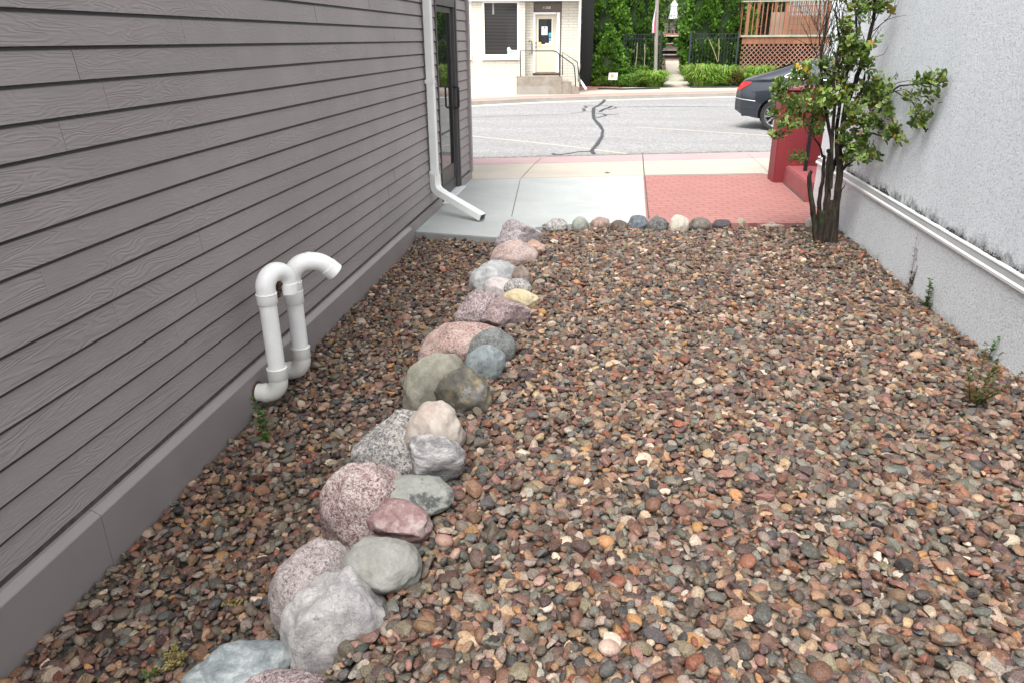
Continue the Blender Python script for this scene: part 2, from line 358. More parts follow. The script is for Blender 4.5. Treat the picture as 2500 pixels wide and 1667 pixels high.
def m_car():
    t = NT('metallic_paint'); n = t.noise(900, 1)
    return t.fin(t.mix(.15, (.016, .022, .031), (.07, .08, .1)), .32, None, .5, .45, Coat_Weight=1.0, Coat_Roughness=.04)
MAT['car'] = m_car()
def m_blind():
    t = NT('window_with_blinds'); x, y, z = t.sep()
    s_ = t.math('SINE', t.math('MULTIPLY', z, 2*math.pi/.05))
    c = t.mix(t.ramp(s_, [(.4, 0), (.8, 1)]), (.018, .018, .018), (.075, .072, .07))
    return t.fin(c, .05, None, .5, 0, IOR=1.5)
MAT['blind'] = m_blind()
def m_yline():
    t = NT('worn_yellow_paint'); n = t.noise(30, 5, .8); b = t.noise(1.2, 3)
    f = t.math('ADD', n, t.math('MULTIPLY', t.math('SUBTRACT', b, .5), .5))
    ag = t.noise(55, 3, .8); base = t.ramp(ag, [(.33, (.16, .158, .158)), (.48, (.31, .305, .30)), (.66, (.50, .49, .475))])
    return t.fin(t.mix(t.ramp(f, [(.40, .5), (.58, .04)]), base, (.60, .45, .2)), .85, None, .2)
MAT['yline'] = m_yline()
# ================================================================== the setting
ZP, ZS, ZR = .12, .10, -.02         # patio, pavements, road
def clampi(v, a, b): return max(a, min(b, v))
def gz(x, y):                        # height of the gravel bed
    zl = -2.10+.0175*(y-1.7)+H; zr = -1.93-.012*(y-4)+H
    t = clampi((x+1.0)/.22, 0, 1); t = t*t*(3-2*t)
    return zl*(1-t)+zr*t+.012*math.sin(x*3.1+y*1.7)
def sheet(name, poly, z, mat, th=None):
    mb = MB()
    if th: mb.prism(poly, z-th, z)
    else: mb.add([(x, y, z) for x, y in poly], [tuple(range(len(poly)))])
    return tag(obj(name, mb, mat), kind='structure')
def kerb_y(x): return 12.87+(x+2.53)*.25
kerbL = [(x, kerb_y(x)) for x in (-40, -2.53, 2.87, 40)]
FK = [(-24, 8.5), (-12, 19.2), (-5.0, 25.5), (-2.69, 27.2), (.36, 28.65), (4.6, 30.3), (14, 33.4), (40, 41)]     # far kerb, a gentle bend
def offs(P, d):
    out = []
    for i, p in enumerate(P):
        a = P[max(0, i-1)]; b = P[min(len(P)-1, i+1)]; t = Vector((b[0]-a[0], b[1]-a[1])).normalized(); out.append((p[0]-t.y*d, p[1]+t.x*d))
    return out
# land sheet to the horizon: flat under the street, rising gently behind the far pavement
mb = MB(); xs = [-300, -60, -25, -10, 0, 10, 25, 60, 300]; ys = [-300, -40, 0, 30, 34, 38, 42, 46, 50, 60, 100, 300]
def landz(y): return -.12 if y <= 30 else (.06 if y < 34.5 else min(.06+.09*(y-34), 1.4))
V = [(x, y, landz(y)) for y in ys for x in xs]; n = len(xs)
mb.add(V, [(j*n+i, j*n+i+1, (j+1)*n+i+1, (j+1)*n+i) for j in range(len(ys)-1) for i in range(n-1)])
tag(obj('ground', mb, MAT['mulch']), kind='structure')
sheet('road', kerbL+FK[::-1], ZR, MAT['road'])
# near pavement
pe = lambda x: 10.78+(x+2.12)*.235 if x < .3 else 11.35+(x-.3)*.19
tp = lambda x: kerb_y(x)-.735
sheet('pavement', [(-40, pe(-40)-3), (-2.12, pe(-2.12)), (.3, pe(.3)), (2.6, pe(2.6)), (12, pe(12)), (12, tp(12)), (-40, tp(-40))], ZS+.015, MAT['tan'])
sheet('pavement_band', [(-40, tp(-40)), (12, tp(12)), (12, kerb_y(12)), (-40, kerb_y(-40))], ZS+.015, MAT['pink'])
k0 = kerbL; k1 = offs(kerbL, .10)
mb = MB(); mb.prism([(x, y-.004) for x, y in k0]+[(x, y-.002) for x, y in k1][::-1], -.1, ZS+.005); tag(obj('kerb', mb, MAT['kerb']), kind='structure')
sheet('gutter', k1+offs(kerbL, .26)[::-1], ZR+.004, MAT['gut'])
# patio: pale concrete slab, red pavers to its right
slabnear = [(-2.105, 7.60), (-1.19, 7.45), (-.80, 7.95), (-.35, 8.17), (.40, 8.28)]
mb = MB(); mb.prism(slabnear+[(.455, pe(.455)-.004), (.3, pe(.3)-.004), (-2.105, pe(-2.105)-.004)], -.1, ZP); tag(obj('patio_slab', mb, [MAT['slab']]), kind='structure')
mb = MB(); mb.prism([(.40, 8.28), (2.5, 8.50), (2.5, pe(2.5)-.004), (.455, pe(.455)-.004)], -.1, ZP-.003); tag(obj('patio_pavers', mb, MAT['paver']), kind='structure')
mb = MB(); mb.add([(-2.105, 7.594, .02), (-1.19, 7.444, .02), (-1.19, 7.444, ZP-.014), (-2.105, 7.594, ZP-.014)], [(0, 1, 2, 3)]); tag(obj('slab_edge', mb, MAT['edge']), kind='structure')
def strip(name, pts, wd, z, mat, jit=0, rnd=None):
    r = rnd or random.Random(3); L = []; R_ = []; P = [Vector((p[0], p[1])) for p in pts]; Q = []
    for a, b in zip(P[:-1], P[1:]):
        m_ = max(1, int((b-a).length/.09)) if jit else 1
        for i in range(m_): Q.append(a.lerp(b, i/m_))
    Q.append(P[-1]); k = len(Q)
    for i, p in enumerate(Q):
        t = (Q[min(i+1, k-1)]-Q[max(i-1, 0)]).normalized(); nn = Vector((-t.y, t.x)); wi = wd[min(int(i/k*len(wd)), len(wd)-1)] if hasattr(wd, '__len__') else wd
        L.append(p+nn*(wi/2)*(1+r.uniform(-jit, jit))); R_.append(p-nn*(wi/2)*(1+r.uniform(-jit, jit)))
    mb = MB(); mb.add([(*p, z) for p in L]+[(*p, z) for p in R_], [(i, i+1, k+i+1, k+i) for i in range(k-1)])
    return tag(obj(name, mb, mat), kind='structure')
J = lambda x, y, z=ZP: tuple(onZ(x, y, z)[:2])
strip('pavement_joint', [J(1249, 530), J(1256, 500), J(1270, 440)], .008, ZP+.004, MAT['joint'])
strip('pavement_joint', [J(1270, 439, .115), J(1306, 400, .115), J(1322, 386.5, .115)], .008, ZS+.019, MAT['joint'])
strip('pavement_joint', [J(1569, 379, .115), J(1573, 430, .115)], .016, ZS+.019, MAT['joint'])
strip('pavement_joint', [J(1825, 376, .115), J(1843, 391, .115), J(1877, 422, .115)], .006, ZS+.019, MAT['joint'])
strip('pavement_joint', [J(1574, 431), J(1584, 535)], .014, ZP+.004, MAT['joint'])
strip('pavement_joint', kerbL, .022, ZS+.019, MAT['joint'])
strip('pavement_joint', [(x, pe(x)) for x in (-2.1, .3, 2.3)], .012, ZP+.004, MAT['joint'])
strip('pavement_joint', [(x, tp(x)) for x in (-8, 0, 8)], .008, ZS+.019, MAT['joint'])
strip('pavement_joint', [(x, pe(x)) for x in (.46, 2.28)], .022, ZP+.008, MAT['joint'])
# road marks: sealed cracks and worn yellow lines
A = lambda x, y: tuple(onZ(1130+x/5.8075, 180+y/5.8075, ZR)[:2]); Bq = lambda x, y: tuple(onZ(1500+x/5.6, 180+y/5.6, ZR)[:2])
rr = random.Random(5)
strip('sealed_crack', [A(2010, 378), A(1975, 420), A(1930, 455), A(1860, 490), A(1850, 540), A(1855, 640), A(1900, 690), A(1945, 745), A(1985, 810), A(1970, 900), A(1915, 990), A(1860, 1060), A(1822, 1110), A(1858, 1145)], [.11, .10, .09, .10, .09, .08, .09, .08, .07, .08, .08], ZR+.010, MAT['tar'], .35, rr)
strip('sealed_crack', [A(1825, 1106), A(1650, 1112), A(1500, 1138), A(1400, 1153), A(1300, 1152), A(1265, 1137)], [.08, .06, .06, .08], ZR+.006, MAT['tar'], .5, rr)
strip('sealed_crack', [A(60, 627), A(800, 600), A(1500, 578), A(1700, 550), A(1845, 543)], .03, ZR+.006, MAT['tar'], .5, rr)
strip('sealed_crack', [A(1870, 520), A(2060, 518), A(2180, 490), Bq(0, 462), Bq(900, 455), Bq(1700, 460), Bq(2600, 470)], .055, ZR+.006, MAT['tar'], .6, rr)
strip('sealed_crack', [A(1700, 540), A(1735, 530), A(1700, 505), A(1760, 485), A(1715, 465), A(1860, 458), A(2060, 455)], .06, ZR+.009, MAT['tar'], .6, rr)
strip('sealed_crack', [A(1940, 548), A(2000, 510), A(2070, 490), A(2115, 465)], .09, ZR+.013, MAT['tar'], .5, rr)
strip('sealed_crack', [A(1875, 570), A(1980, 575), A(2035, 592), A(1990, 612), A(1870, 632)], .08, ZR+.006, MAT['tar'], .6, rr)
strip('sealed_crack', [A(2035, 590), A(2220, 578)], .05, ZR+.009, MAT['tar'], .5, rr)
strip('lane_line', [A(-1500, 730), A(80, 884), A(700, 948), A(1300, 1012), A(1830, 1077), A(2323, 1140)], .12, ZR+.003, MAT['yline'])
strip('lane_line', [Bq(300, 735), Bq(1100, 782), Bq(2100, 852), Bq(5000, 1060)], .12, ZR+.003, MAT['yline'])
# far kerb, band, pavement, brick apron
f1 = offs(FK, .16); f2 = offs(FK, 1.25); f3 = offs(FK, 4.6)
mb = MB(); mb.prism([(x, y-.004) for x, y in FK]+f1[::-1], -.1, ZS+.006); tag(obj('kerb', mb, MAT['kerb']), kind='structure')
sheet('gutter', offs(FK, -.55)+[(x, y-.004) for x, y in FK][::-1], ZR+.0045, MAT['gut'])
sheet('pavement_band', f1+f2[::-1], ZS, MAT['redband'])
sheet('pavement', f2+f3[::-1], ZS+.001, MAT['tan'])
sheet('brick_apron', [J(1398, 223, .104), J(1525, 217, .104), J(1470, 206, .104), J(1440, 203, .104), J(1414, 206, .104)], ZS+.006, MAT['paver'])
# garden path climbing to the terrace
def G2(px, py, up=.05):
    z = .1
    for _ in range(30): p = onZ(px, py, z); z = .5*z+.5*(max(landz(p[1]), .06)+up)
    return (p[0], p[1], max(landz(p[1]), .06)+up)
mb = MB(); pl = []
for (xl, xr, y) in ((1612, 1690, 213), (1622, 1674, 196), (1627, 1664, 178), (1625, 1659, 160), (1621, 1657, 147)): pl += [G2(xl, y), G2(xr, y)]
mb.add(pl, [(0, 1, 3, 2), (2, 3, 5, 4), (4, 5, 7, 6), (6, 7, 9, 8)]); tag(obj('garden_path', mb, MAT['tan']), kind='structure')

# ================================================================== grey clapboard building on the left
WX = -2.12
bld = thing('clapboard_building', 'grey lap-sided building with a glass door, filling the left side', 'building', (WX, 5, 0))
e = .127; zk = lambda k: .1157-.127*k+H
DY0, DY1, DZ = 9.00, 10.14, 2.52
mb = MB(); rb = random.Random(21)
jt = {2: onX(188, 157, WX)[1], 0: onX(772, 35, WX)[1], 1: onX(450, 80, WX)[1], 5: onX(786, 262, WX)[1], 10: onX(310, 880, WX)[1], 14: onX(820, 690, WX)[1]}
for k in range(-13, 16):
    zb = zk(k); zt = zb+e+.003; cuts = [-3.2]
    j0 = jt.get(k, rb.uniform(.5, 4.0)); js = sorted([j0-3.66, j0, j0+3.66, j0+7.32])
    segs = [-3.2]+[j for j in js if -3.1 < j < 10.8]+[10.86]
    ss = []
    for a, b in zip(segs[:-1], segs[1:]):
        a2, b2 = a+.0006, b-.0006
        if zb < DZ and zt > .2 and b2 > DY0 and a2 < DY1:
            if a2 < DY0: ss.append((a2, DY0))
            if b2 > DY1: ss.append((DY1, b2))
        else: ss.append((a2, b2))
    for a, b in ss:
        c = (rb.random(), rb.random(), 0); j1 = rb.uniform(-.0008, .0008)
        x0 = WX+j1; xt = WX-.012+j1; rws = [(zb, x0, 0), (zb+e-.019, x0-.012*(e-.019)/(e+.003), 0), (zb+e-.0135, x0-.012*(e-.0135)/(e+.003), 1), (zt, xt, 1)]  # upper rows carry the painted shadow line under the lap above
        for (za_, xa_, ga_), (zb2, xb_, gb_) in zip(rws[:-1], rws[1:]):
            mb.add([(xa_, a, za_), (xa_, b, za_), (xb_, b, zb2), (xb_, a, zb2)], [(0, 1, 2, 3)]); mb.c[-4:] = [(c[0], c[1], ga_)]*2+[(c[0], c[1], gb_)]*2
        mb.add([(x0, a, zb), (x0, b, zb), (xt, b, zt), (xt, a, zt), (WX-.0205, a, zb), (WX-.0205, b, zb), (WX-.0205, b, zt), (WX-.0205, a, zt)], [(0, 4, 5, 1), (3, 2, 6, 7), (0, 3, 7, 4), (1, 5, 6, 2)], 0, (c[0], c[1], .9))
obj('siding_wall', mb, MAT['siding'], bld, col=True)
mb = MB()
mb.box((-8, -3.2, .0), (WX-.021, DY0, 3.75)); mb.box((-8, DY1, .0), (WX-.021, 10.9, 3.75)); mb.box((-8, DY0, 2.52), (WX-.021, DY1, 3.75)); mb.box((-8, DY0, .0), (WX-.5, DY1, 2.52))
obj('wall_core', mb, MAT['trimdk'], bld)
mb = MB(); mb.box((-8.3, -3.4, 3.75), (WX+.25, 11.2, 3.95)); obj('roof', mb, MAT['trimdk'], bld)
# foot of the wall: starter strip, sloped-top skirt board in two lengths, low board over the patio
mb = MB(); mb.box((WX-.02, -3.2, .205), (WX-.010, 7.36, .259)); obj('starter_strip', mb, plain('dark_brown_strip', (.10, .08, .072), .8, .35, 25), bld)  # strip darker and browner than the trim, set back above the skirt board
jy = onX(256, 1290, -2.075)[1]
for a, b in ((-3.2, jy-.0015), (jy+.0015, 7.36)):
    mb = MB(); pr = [(WX-.02, -.2), (-2.078, -.2), (-2.078, .204), (-2.081, .209), (-2.112, .229), (WX-.02, .231)]
    mb.add([(x, a, z) for x, z in pr]+[(x, b, z) for x, z in pr], [tuple(range(5, -1, -1)), tuple(range(6, 12))]+[(i, (i+1) % 6, 6+(i+1) % 6, 6+i) for i in range(6)])
    obj('skirt_board', mb, MAT['trim'], bld)
for a, b in ((7.362, DY0-.06), (DY1+.03, 10.95)):
    mb = MB(); mb.box((WX-.02, a, .0), (-2.106, b, .222)); obj('skirt_board', mb, MAT['trim'], bld, bevel=.004)
mb = MB(); mb.box((WX-.02, 10.865, .222), (-2.09, 10.955, 3.75)); mb.box((-2.18, 10.958, .222), (-2.092, 10.975, 3.75)); obj('corner_trim', mb, MAT['trim'], bld)
# glass door
dr = obj('door', MB().box((-2.20, DY0+.10, .30), (-2.155, DY0+.165, 2.42)).box((-2.20, DY1-.185, .30), (-2.155, DY1-.09, 2.42)).box((-2.20, DY0+.10, .17), (-2.155, DY1-.09, .30)).box((-2.20, DY0+.165, 2.36), (-2.155, DY1-.185, 2.42)), MAT['alu'], bld, bevel=.003)
obj('kick_plate', MB().box((-2.192, DY0+.165, .30), (-2.160, DY1-.185, .50)), MAT['alu'], dr, bevel=.003)
obj('glass', MB().box((-2.184, DY0+.165, .50), (-2.172, DY1-.185, 2.36)), MAT['glass'], dr)
hy = onX(1108, 240, -2.15)[1]; hz0, hz1 = onX(1108, 214, -2.12)[2], onX(1108, 266, -2.12)[2]
obj('handle', MB().tube([(-2.156, hy, hz0), (-2.095, hy, hz0), (-2.083, hy, hz0-.012), (-2.083, hy, hz1+.012), (-2.095, hy, hz1), (-2.156, hy, hz1)], .0125, 10), MAT['black'], dr, smooth=True)
fr = obj('door_frame', MB().box((-2.21, DY0, .12), (-2.108, DY0+.035, 2.52)).box((-2.21, DY0+.035, .12), (-2.135, DY0+.095, 2.48)).box((-2.21, DY1-.085, .12), (-2.125, DY1-.035, 2.48)).box((-2.21, DY1-.035, .12), (-2.105, DY1+.02, 2.52)).box((-2.21, DY0+.035, 2.43), (-2.115, DY1-.035, 2.52)), MAT['trimdk'], bld, bevel=.002)
obj('threshold', MB().box((-2.21, DY0-.02, .123), (-2.045, DY1+.01, .150)), MAT['whitelip'], bld, bevel=.004)
# white downspout with a kicked-out elbow
DSY = 8.43
def dsprof(w_, d_):
    pr = []; n = 5
    for i in range(n):
        a0 = -w_/2+w_*i/n; st = w_/n
        pr += [(a0+.15*st, d_/2), (a0+.35*st, d_/2-.004), (a0+.65*st, d_/2-.004), (a0+.85*st, d_/2)]
    return pr+[(w_/2, d_/2-.004), (w_/2, -d_/2+.004), (w_/2-.004, -d_/2), (-w_/2+.004, -d_/2), (-w_/2, -d_/2+.004), (-w_/2, d_/2-.004)]
xs_ = WX+.055
ds = obj('downspout', MB().sweep([(xs_, DSY, 3.7), (xs_, DSY, .58)], dsprof(.105, .078), (0, 1, 0)), MAT['white'], bld, smooth=28)
for zc in (1.62, .62):
    obj('strap', MB().box((WX, DSY-.058, zc-.02), (xs_+.043, DSY+.058, zc+.02)), MAT['white'], ds, bevel=.004)
T_ = Vector(onZ(1178, 531, .168)); hd_ = Vector((T_.x-xs_, T_.y-DSY, 0)).normalized(); sd_ = Vector((-hd_.y, hd_.x, 0))
el = [Vector((xs_, DSY, .60)), Vector((xs_, DSY, .50))]
for i in range(1, 8):
    a = math.radians(64)*i/7; el.append(Vector((xs_, DSY, .50-.12*math.sin(a)))+hd_*.12*(1-math.cos(a)))
p = el[-1]; dd = (T_-p).normalized()
obj('elbow', MB().sweep([tuple(q) for q in el]+[tuple(p+dd*.05)], dsprof(.110, .083), tuple(sd_)), MAT['white'], ds, smooth=28)
kk = [tuple(p), tuple(T_)]
obj('kickout', MB().sweep(kk, dsprof(.105, .078), tuple(sd_)), MAT['white'], ds, smooth=28)
_n = sd_.cross(dd); q = T_+dd*.002
obj('outlet', MB().add([tuple(q+sd_*a+_n*b) for a, b in ((-.046, -.032), (.046, -.032), (.046, .032), (-.046, .032))], [(0, 1, 2, 3)]), MAT['black'], ds)

# ================================================================== stuccoed building on the right
sb = thing('stucco_building', 'white rough-stuccoed building wall along the right side', 'building', (2.6, 5, 0))
mb = MB(); mb.box((2.53, -3.2, .63), (9, 9.66, 4.2)); obj('upper_wall', mb, MAT['stucco'], sb)
mb = MB(); mb.box((2.5, -3.2, -.2), (8.9, 9.60, .628)); obj('lower_wall', mb, MAT['stucco_lo'], sb)
pr = [(2.53, .692), (2.512, .692), (2.504, .688), (2.503, .680), (2.508, .674), (2.497, .636), (2.490, .634), (2.484, .628), (2.485, .609), (2.492, .606), (2.50, .608), (2.53, .63)]
a, b = -3.2, 9.64; k = len(pr)
mb = MB().add([(x, a, z) for x, z in pr]+[(x, b, z) for x, z in pr], [tuple(range(k-1, -1, -1)), tuple(range(k, 2*k))]+[(i, (i+1) % k, k+(i+1) % k, k+i) for i in range(k)])
mb.m = [0, 0]+[1 if i == 4 else 0 for i in range(k)]
obj('ledge_flashing', mb, [MAT['whitelip'], MAT['vinyl']], sb)
obj('roof', MB().box((2.45, -3.4, 4.2), (9.2, 10.1, 4.4)), MAT['trimdk'], sb)
# sooty moss tufts along the top of the flashing
mb = MB(); rm = random.Random(9)
for i in range(3400):
    y = rm.uniform(3.2, 8.9); dens = noise.noise(Vector((y*1.7, 0, 3)))+.6*noise.noise(Vector((y*6, 1, 3)))+.05
    if rm.random() > dens*2.0: continue
    s_ = rm.uniform(.002, .007); q_ = rm.random()**2*(.012+.05*max(0, dens)); mb.lathe((2.529, y, .690+q_), [(.001, -s_), (s_, 0), (.001, s_)], 5)
tag(obj('moss_tufts', mb, MAT['mold']), 'sooty moss growing along the ledge of the stucco wall', 'moss', kind='stuff')
# red entrance: cheek wall, step, rail
t = thing('entrance_wall', 'dark red painted masonry wall post at the entrance steps', 'wall', (2.6, 11.1, ZP))
c0 = onZ(1879, 438, ZP); c1 = onZ(1888, 447, ZP)
zt = onY(1897, 222, 11.0)[2]
mb = MB(); w0, w1 = 2.27, 2.31
v = [(w0, 11.35, .05), (w0+.02, 11.0, .05), (3.2, 11.06, .05), (3.2, 11.5, .05)]; v2 = [(w0-.015, 11.33, zt), (w0, 11.02, zt), (3.2, 11.07, zt), (3.2, 11.5, zt)]
obj('pillar', mb.add(v+v2, [(3, 2, 1, 0), (4, 5, 6, 7), (0, 1, 5, 4), (1, 2, 6, 5), (2, 3, 7, 6), (3, 0, 4, 7)]), MAT['redp'], t, bevel=.02)
obj('cap', MB().box((w0-.03, 10.99, zt), (3.2, 11.5, zt+.035)), MAT['redtop'], t, bevel=.008)
t2 = thing('entrance_step', 'low red painted step at the foot of the red entrance wall', 'step', (2.8, 10.3, ZP))
obj('tread', MB().box((2.435, 9.64, .05), (3.6, 11.05, .355)), MAT['redtop'], t2, bevel=.015)
obj('base_crack', MB().box((2.42, 9.64, .118), (2.4345, 11.0, .128)), MAT['joint'], t2)
p0 = onY(1966, 415, 10.6); p1 = onY(1972, 232, 10.6)
tag(obj('handrail_post', MB().box((p0[0]-.025, 10.58, .355), (p0[0]+.02, 10.625, p1[2]+.1)).tube([(p0[0], 10.6, p1[2]+.09), (p0[0]+.8, 10.75, p1[2]+.35)], .02, 8), MAT['black'], bevel=0), 'black metal handrail post standing on the red step', 'handrail')

# ================================================================== gravel bed
mb = MB(); gx = np.linspace(-2.15, 2.55, 30); gy = np.linspace(-1, 8.7, 50)
V = [(x, y, gz(x, y)-.02) for y in gy for x in gx]; n = len(gx)
mb.add(V, [(j*n+i, j*n+i+1, (j+1)*n+i+1, (j+1)*n+i) for j in range(len(gy)-1) for i in range(n-1)])
tag(obj('soil', mb, MAT['soil'], smooth=80), kind='structure')
BT = {
'b1':(-1.21,1.745,.175,.14,.085),'b2':(-.99,1.665,.165,.11,.08),'b3':(-.918,1.93,.196,.165,.215),'b4':(-1.045,2.10,.162,.175,.21),'b5':(-.872,2.329,.159,.127,.104),'b6':(-.880,2.616,.148,.103,.090),
'b7':(-.862,2.825,.178,.13,.09),'b8':(-1.010,2.592,.195,.19,.26),'b9':(-1.025,3.16,.222,.21,.20),'b10':(-.833,3.090,.159,.127,.166),'b11':(-.885,3.369,.156,.141,.179),'b12':(-.975,3.79,.192,.15,.245),
'b13':(-.830,3.849,.167,.117,.155),'b14':(-.772,4.289,.124,.099,.136),'b15':(-.769,4.534,.157,.125,.146),'b16':(-.953,4.481,.279,.251,.188),'b17':(-.775,5.221,.180,.126,.127),'b18':(-.953,5.132,.194,.175,.190),
'b19':(-.693,5.549,.147,.074,.099),'b20':(-.762,5.902,.120,.096,.072),'b21':(-.899,5.731,.134,.121,.120),'b22':(-.763,6.124,.089,.071,.103),'b23':(-.960,5.892,.202,.202,.199),'b24':(-.908,6.733,.213,.192,.156),
'b25':(-.760,7.073,.130,.091,.092),'b26':(-.951,7.348,.231,.185,.192),
'r1':(-.624,8.048,.156,.109,.087),'r2':(-.343,8.118,.092,.074,.100),'r3':(-.120,8.206,.111,.078,.085),'r4':(.094,8.106,.098,.068,.082),'r5':(.303,8.197,.107,.086,.112),'r6':(.520,8.167,.110,.088,.107),
'r7':(.754,8.194,.114,.091,.121),'r8':(.994,8.283,.117,.093,.092),'r9':(1.245,8.381,.108,.065,.062),'r10':(1.464,8.433,.062,.050,.061),'r11':(1.798,8.451,.145,.072,.030),'r12':(2.212,8.423,.053,.042,.091)}
BG = lambda n, y: (-2.04+.012*(y-2) if n[0] == 'b' else -1.97)+H
PINKG = ((.085, .06, .06), (.27, .185, .17), (.50, .42, .39)); PURG = ((.06, .045, .05), (.21, .145, .15), (.46, .40, .39)); BW = ((.03, .03, .032), (.20, .19, .185), (.50, .47, .44))
SM = dict(
 b1=m_smooth('slate_blue_rock', ((.11, .13, .135), (.24, .265, .27), (.44, .46, .46)), 4, strata=True), b2=m_speck('pink_granite_a', PURG, 85),
 b3=m_smooth('pale_mauve_rock', ((.27, .255, .265), (.50, .48, .47), (.70, .67, .645)), 3.5, vein=(.2, .18, .19), bump=.8), b4=m_speck('mauve_granite', ((.10, .085, .085), (.28, .235, .225), (.46, .41, .40)), 95),
 b5=m_smooth('sage_rock', ((.17, .168, .15), (.25, .25, .228), (.33, .33, .305)), 2.5), b6=m_smooth('maroon_mottled', ((.13, .07, .075), (.27, .18, .175), (.44, .38, .36)), 5, bump=.5),
 b7=m_smooth('sage_dark_patch', ((.18, .185, .168), (.25, .255, .235), (.33, .335, .31)), 3, patchcol=(.04, .045, .045)), b8=m_speck('rose_granite_a', ((.06, .04, .042), (.27, .175, .17), (.52, .45, .42)), 75),
 b9=m_speck('black_white_granite', BW, 60), b10=m_smooth('banded_gneiss', ((.07, .07, .075), (.24, .23, .23), (.46, .44, .42)), 5, strata=True), b11=m_smooth('buff_rock', ((.33, .26, .22), (.42, .37, .33), (.50, .46, .41)), 3),
 b12=m_smooth('olive_rock', ((.15, .145, .115), (.26, .25, .205), (.37, .355, .30)), 2.5), b13=m_smooth('brown_grey_rock', ((.045, .042, .038), (.10, .095, .08), (.26, .20, .11)), 3.5, patchcol=(.20, .20, .19)), b14=m_smooth('blue_grey_rock', ((.13, .15, .155), (.21, .235, .24), (.29, .315, .32)), 4, vein=(.05, .055, .06)),
 b15=m_speck('dark_grey_rock', ((.05, .055, .055), (.13, .14, .135), (.26, .26, .25)), 110), b16=m_speck('rose_granite_b', ((.09, .055, .05), (.33, .205, .175), (.50, .40, .36)), 80), b17=m_speck('dusky_granite', ((.07, .05, .055), (.24, .165, .165), (.42, .34, .33)), 90),
 b18=m_speck('plum_granite', PURG, 80), b19=m_smooth('straw_rock', ((.34, .27, .15), (.47, .40, .27), (.55, .49, .36)), 4), b20=m_speck('pepper_granite', BW, 90), b21=m_smooth('blush_rock', ((.33, .28, .27), (.46, .41, .40), (.55, .51, .50)), 3),
 b22=m_smooth('brown_rock', ((.09, .06, .05), (.21, .165, .14), (.30, .27, .23)), 5), b23=m_smooth('pale_grey_rock', ((.17, .18, .18), (.34, .345, .345), (.47, .47, .46)), 5), b24=m_speck('rose_granite_c', ((.14, .09, .08), (.37, .26, .23), (.52, .44, .40)), 80),
 b25=m_smooth('salmon_rock', ((.25, .15, .11), (.36, .245, .20), (.45, .36, .31)), 5), b26=m_speck('grey_pink_granite', ((.11, .10, .105), (.28, .235, .24), (.46, .42, .42)), 60),
 r1=m_speck('grey_granite_row', BW, 90), r2=m_smooth('green_grey_row', ((.19, .20, .175), (.26, .275, .245), (.33, .34, .30)), 4), r3=m_smooth('pinkish_row', ((.16, .10, .085), (.27, .20, .17), (.36, .29, .26)), 5), r4=m_smooth('dark_brown_row', ((.05, .035, .03), (.10, .075, .06), (.2, .15, .12)), 5),
 r5=m_smooth('slate_row', ((.07, .08, .09), (.12, .135, .15), (.2, .215, .23)), 4), r6=m_speck('charcoal_row', ((.03, .03, .03), (.08, .08, .078), (.2, .195, .185)), 110), r7=m_smooth('cream_row', ((.33, .30, .25), (.45, .41, .35), (.53, .49, .43)), 4), r8=m_smooth('dark_taupe_row', ((.07, .06, .052), (.13, .115, .10), (.2, .18, .155)), 4),
 r9=m_smooth('near_black_row', ((.035, .03, .035), (.07, .06, .065), (.12, .11, .11)), 4), r10=m_smooth('khaki_row', ((.18, .16, .12), (.28, .25, .20), (.35, .32, .26)), 4), r11=m_smooth('dusty_pink_row', ((.22, .17, .14), (.32, .26, .22), (.40, .34, .29)), 4), r12=m_smooth('pale_row', ((.25, .24, .22), (.36, .35, .32), (.46, .45, .42)), 4))
SL = dict(b1='slate blue banded boulder at the bottom edge, left of the pale cracked boulder', b2='pink speckled boulder cut off by the bottom edge of the photo', b3='large pale mauve boulder with cracks, nearest whole boulder of the line', b4='mauve speckled boulder tucked behind and left of the pale cracked boulder',
 b5='smooth sage green rounded boulder right behind the pale cracked boulder', b6='maroon mottled faceted stone leaning on the big rose granite boulder', b7='sage green low stone with a black patch beside the rose granite boulder', b8='tall rose granite boulder left of the maroon mottled stone',
 b9='black and white speckled boulder behind the tall rose granite boulder', b10='grey banded boulder with dark streaks right of the black and white boulder', b11='buff smooth boulder standing behind the grey banded boulder', b12='large smooth olive grey boulder half covered by a brown egg stone',
 b13='brown and grey egg-shaped stone lying against the olive boulder', b14='blue grey oval stone with a dark scar above the brown egg stone', b15='dark charcoal grey stone resting on the long pink granite boulder', b16='long salmon pink granite boulder behind the charcoal stone',
 b17='dusky purple pointed boulder in front of the straw yellow stone', b18='plum coloured granite boulder left of the dusky pointed one', b19='straw yellow long flat stone across the boulder line', b20='small pepper speckled stone just behind the straw yellow stone', b21='small blush white stone left of the pepper speckled stone',
 b22='small brown rounded stone right of the pale grey domed boulder', b23='pale grey domed boulder in the far half of the line', b24='pink domed granite boulder, second from the patio slab', b25='flat salmon stone behind the pink domed granite boulder', b26='grey pink boulder at the far end of the line touching the patio slab',
 r1='grey wedge stone, first of the border row beside the grey pink boulder', r2='green grey round stone, second in the border row', r3='pinkish brown stone between the green grey and dark brown ones', r4='dark brown round stone in the border row', r5='slate blue grey round stone in the border row',
 r6='charcoal speckled stone left of the cream one in the border row', r7='cream rounded stone in the border row', r8='dark taupe stone right of the cream one in the border row', r9='near black flat stone in front of the red pavers', r10='small khaki stone in front of the red pavers', r11='flat dusty pink stone sunk in front of the red pavers', r12='small pale stone at the left foot of the shrub trunks')
bmi = bmesh.new(); bmesh.ops.create_icosphere(bmi, subdivisions=5, radius=1); ICO5 = (np.array([v.co[:] for v in bmi.verts]), np.array([[v.index for v in f.verts] for f in bmi.faces])); bmi.free()
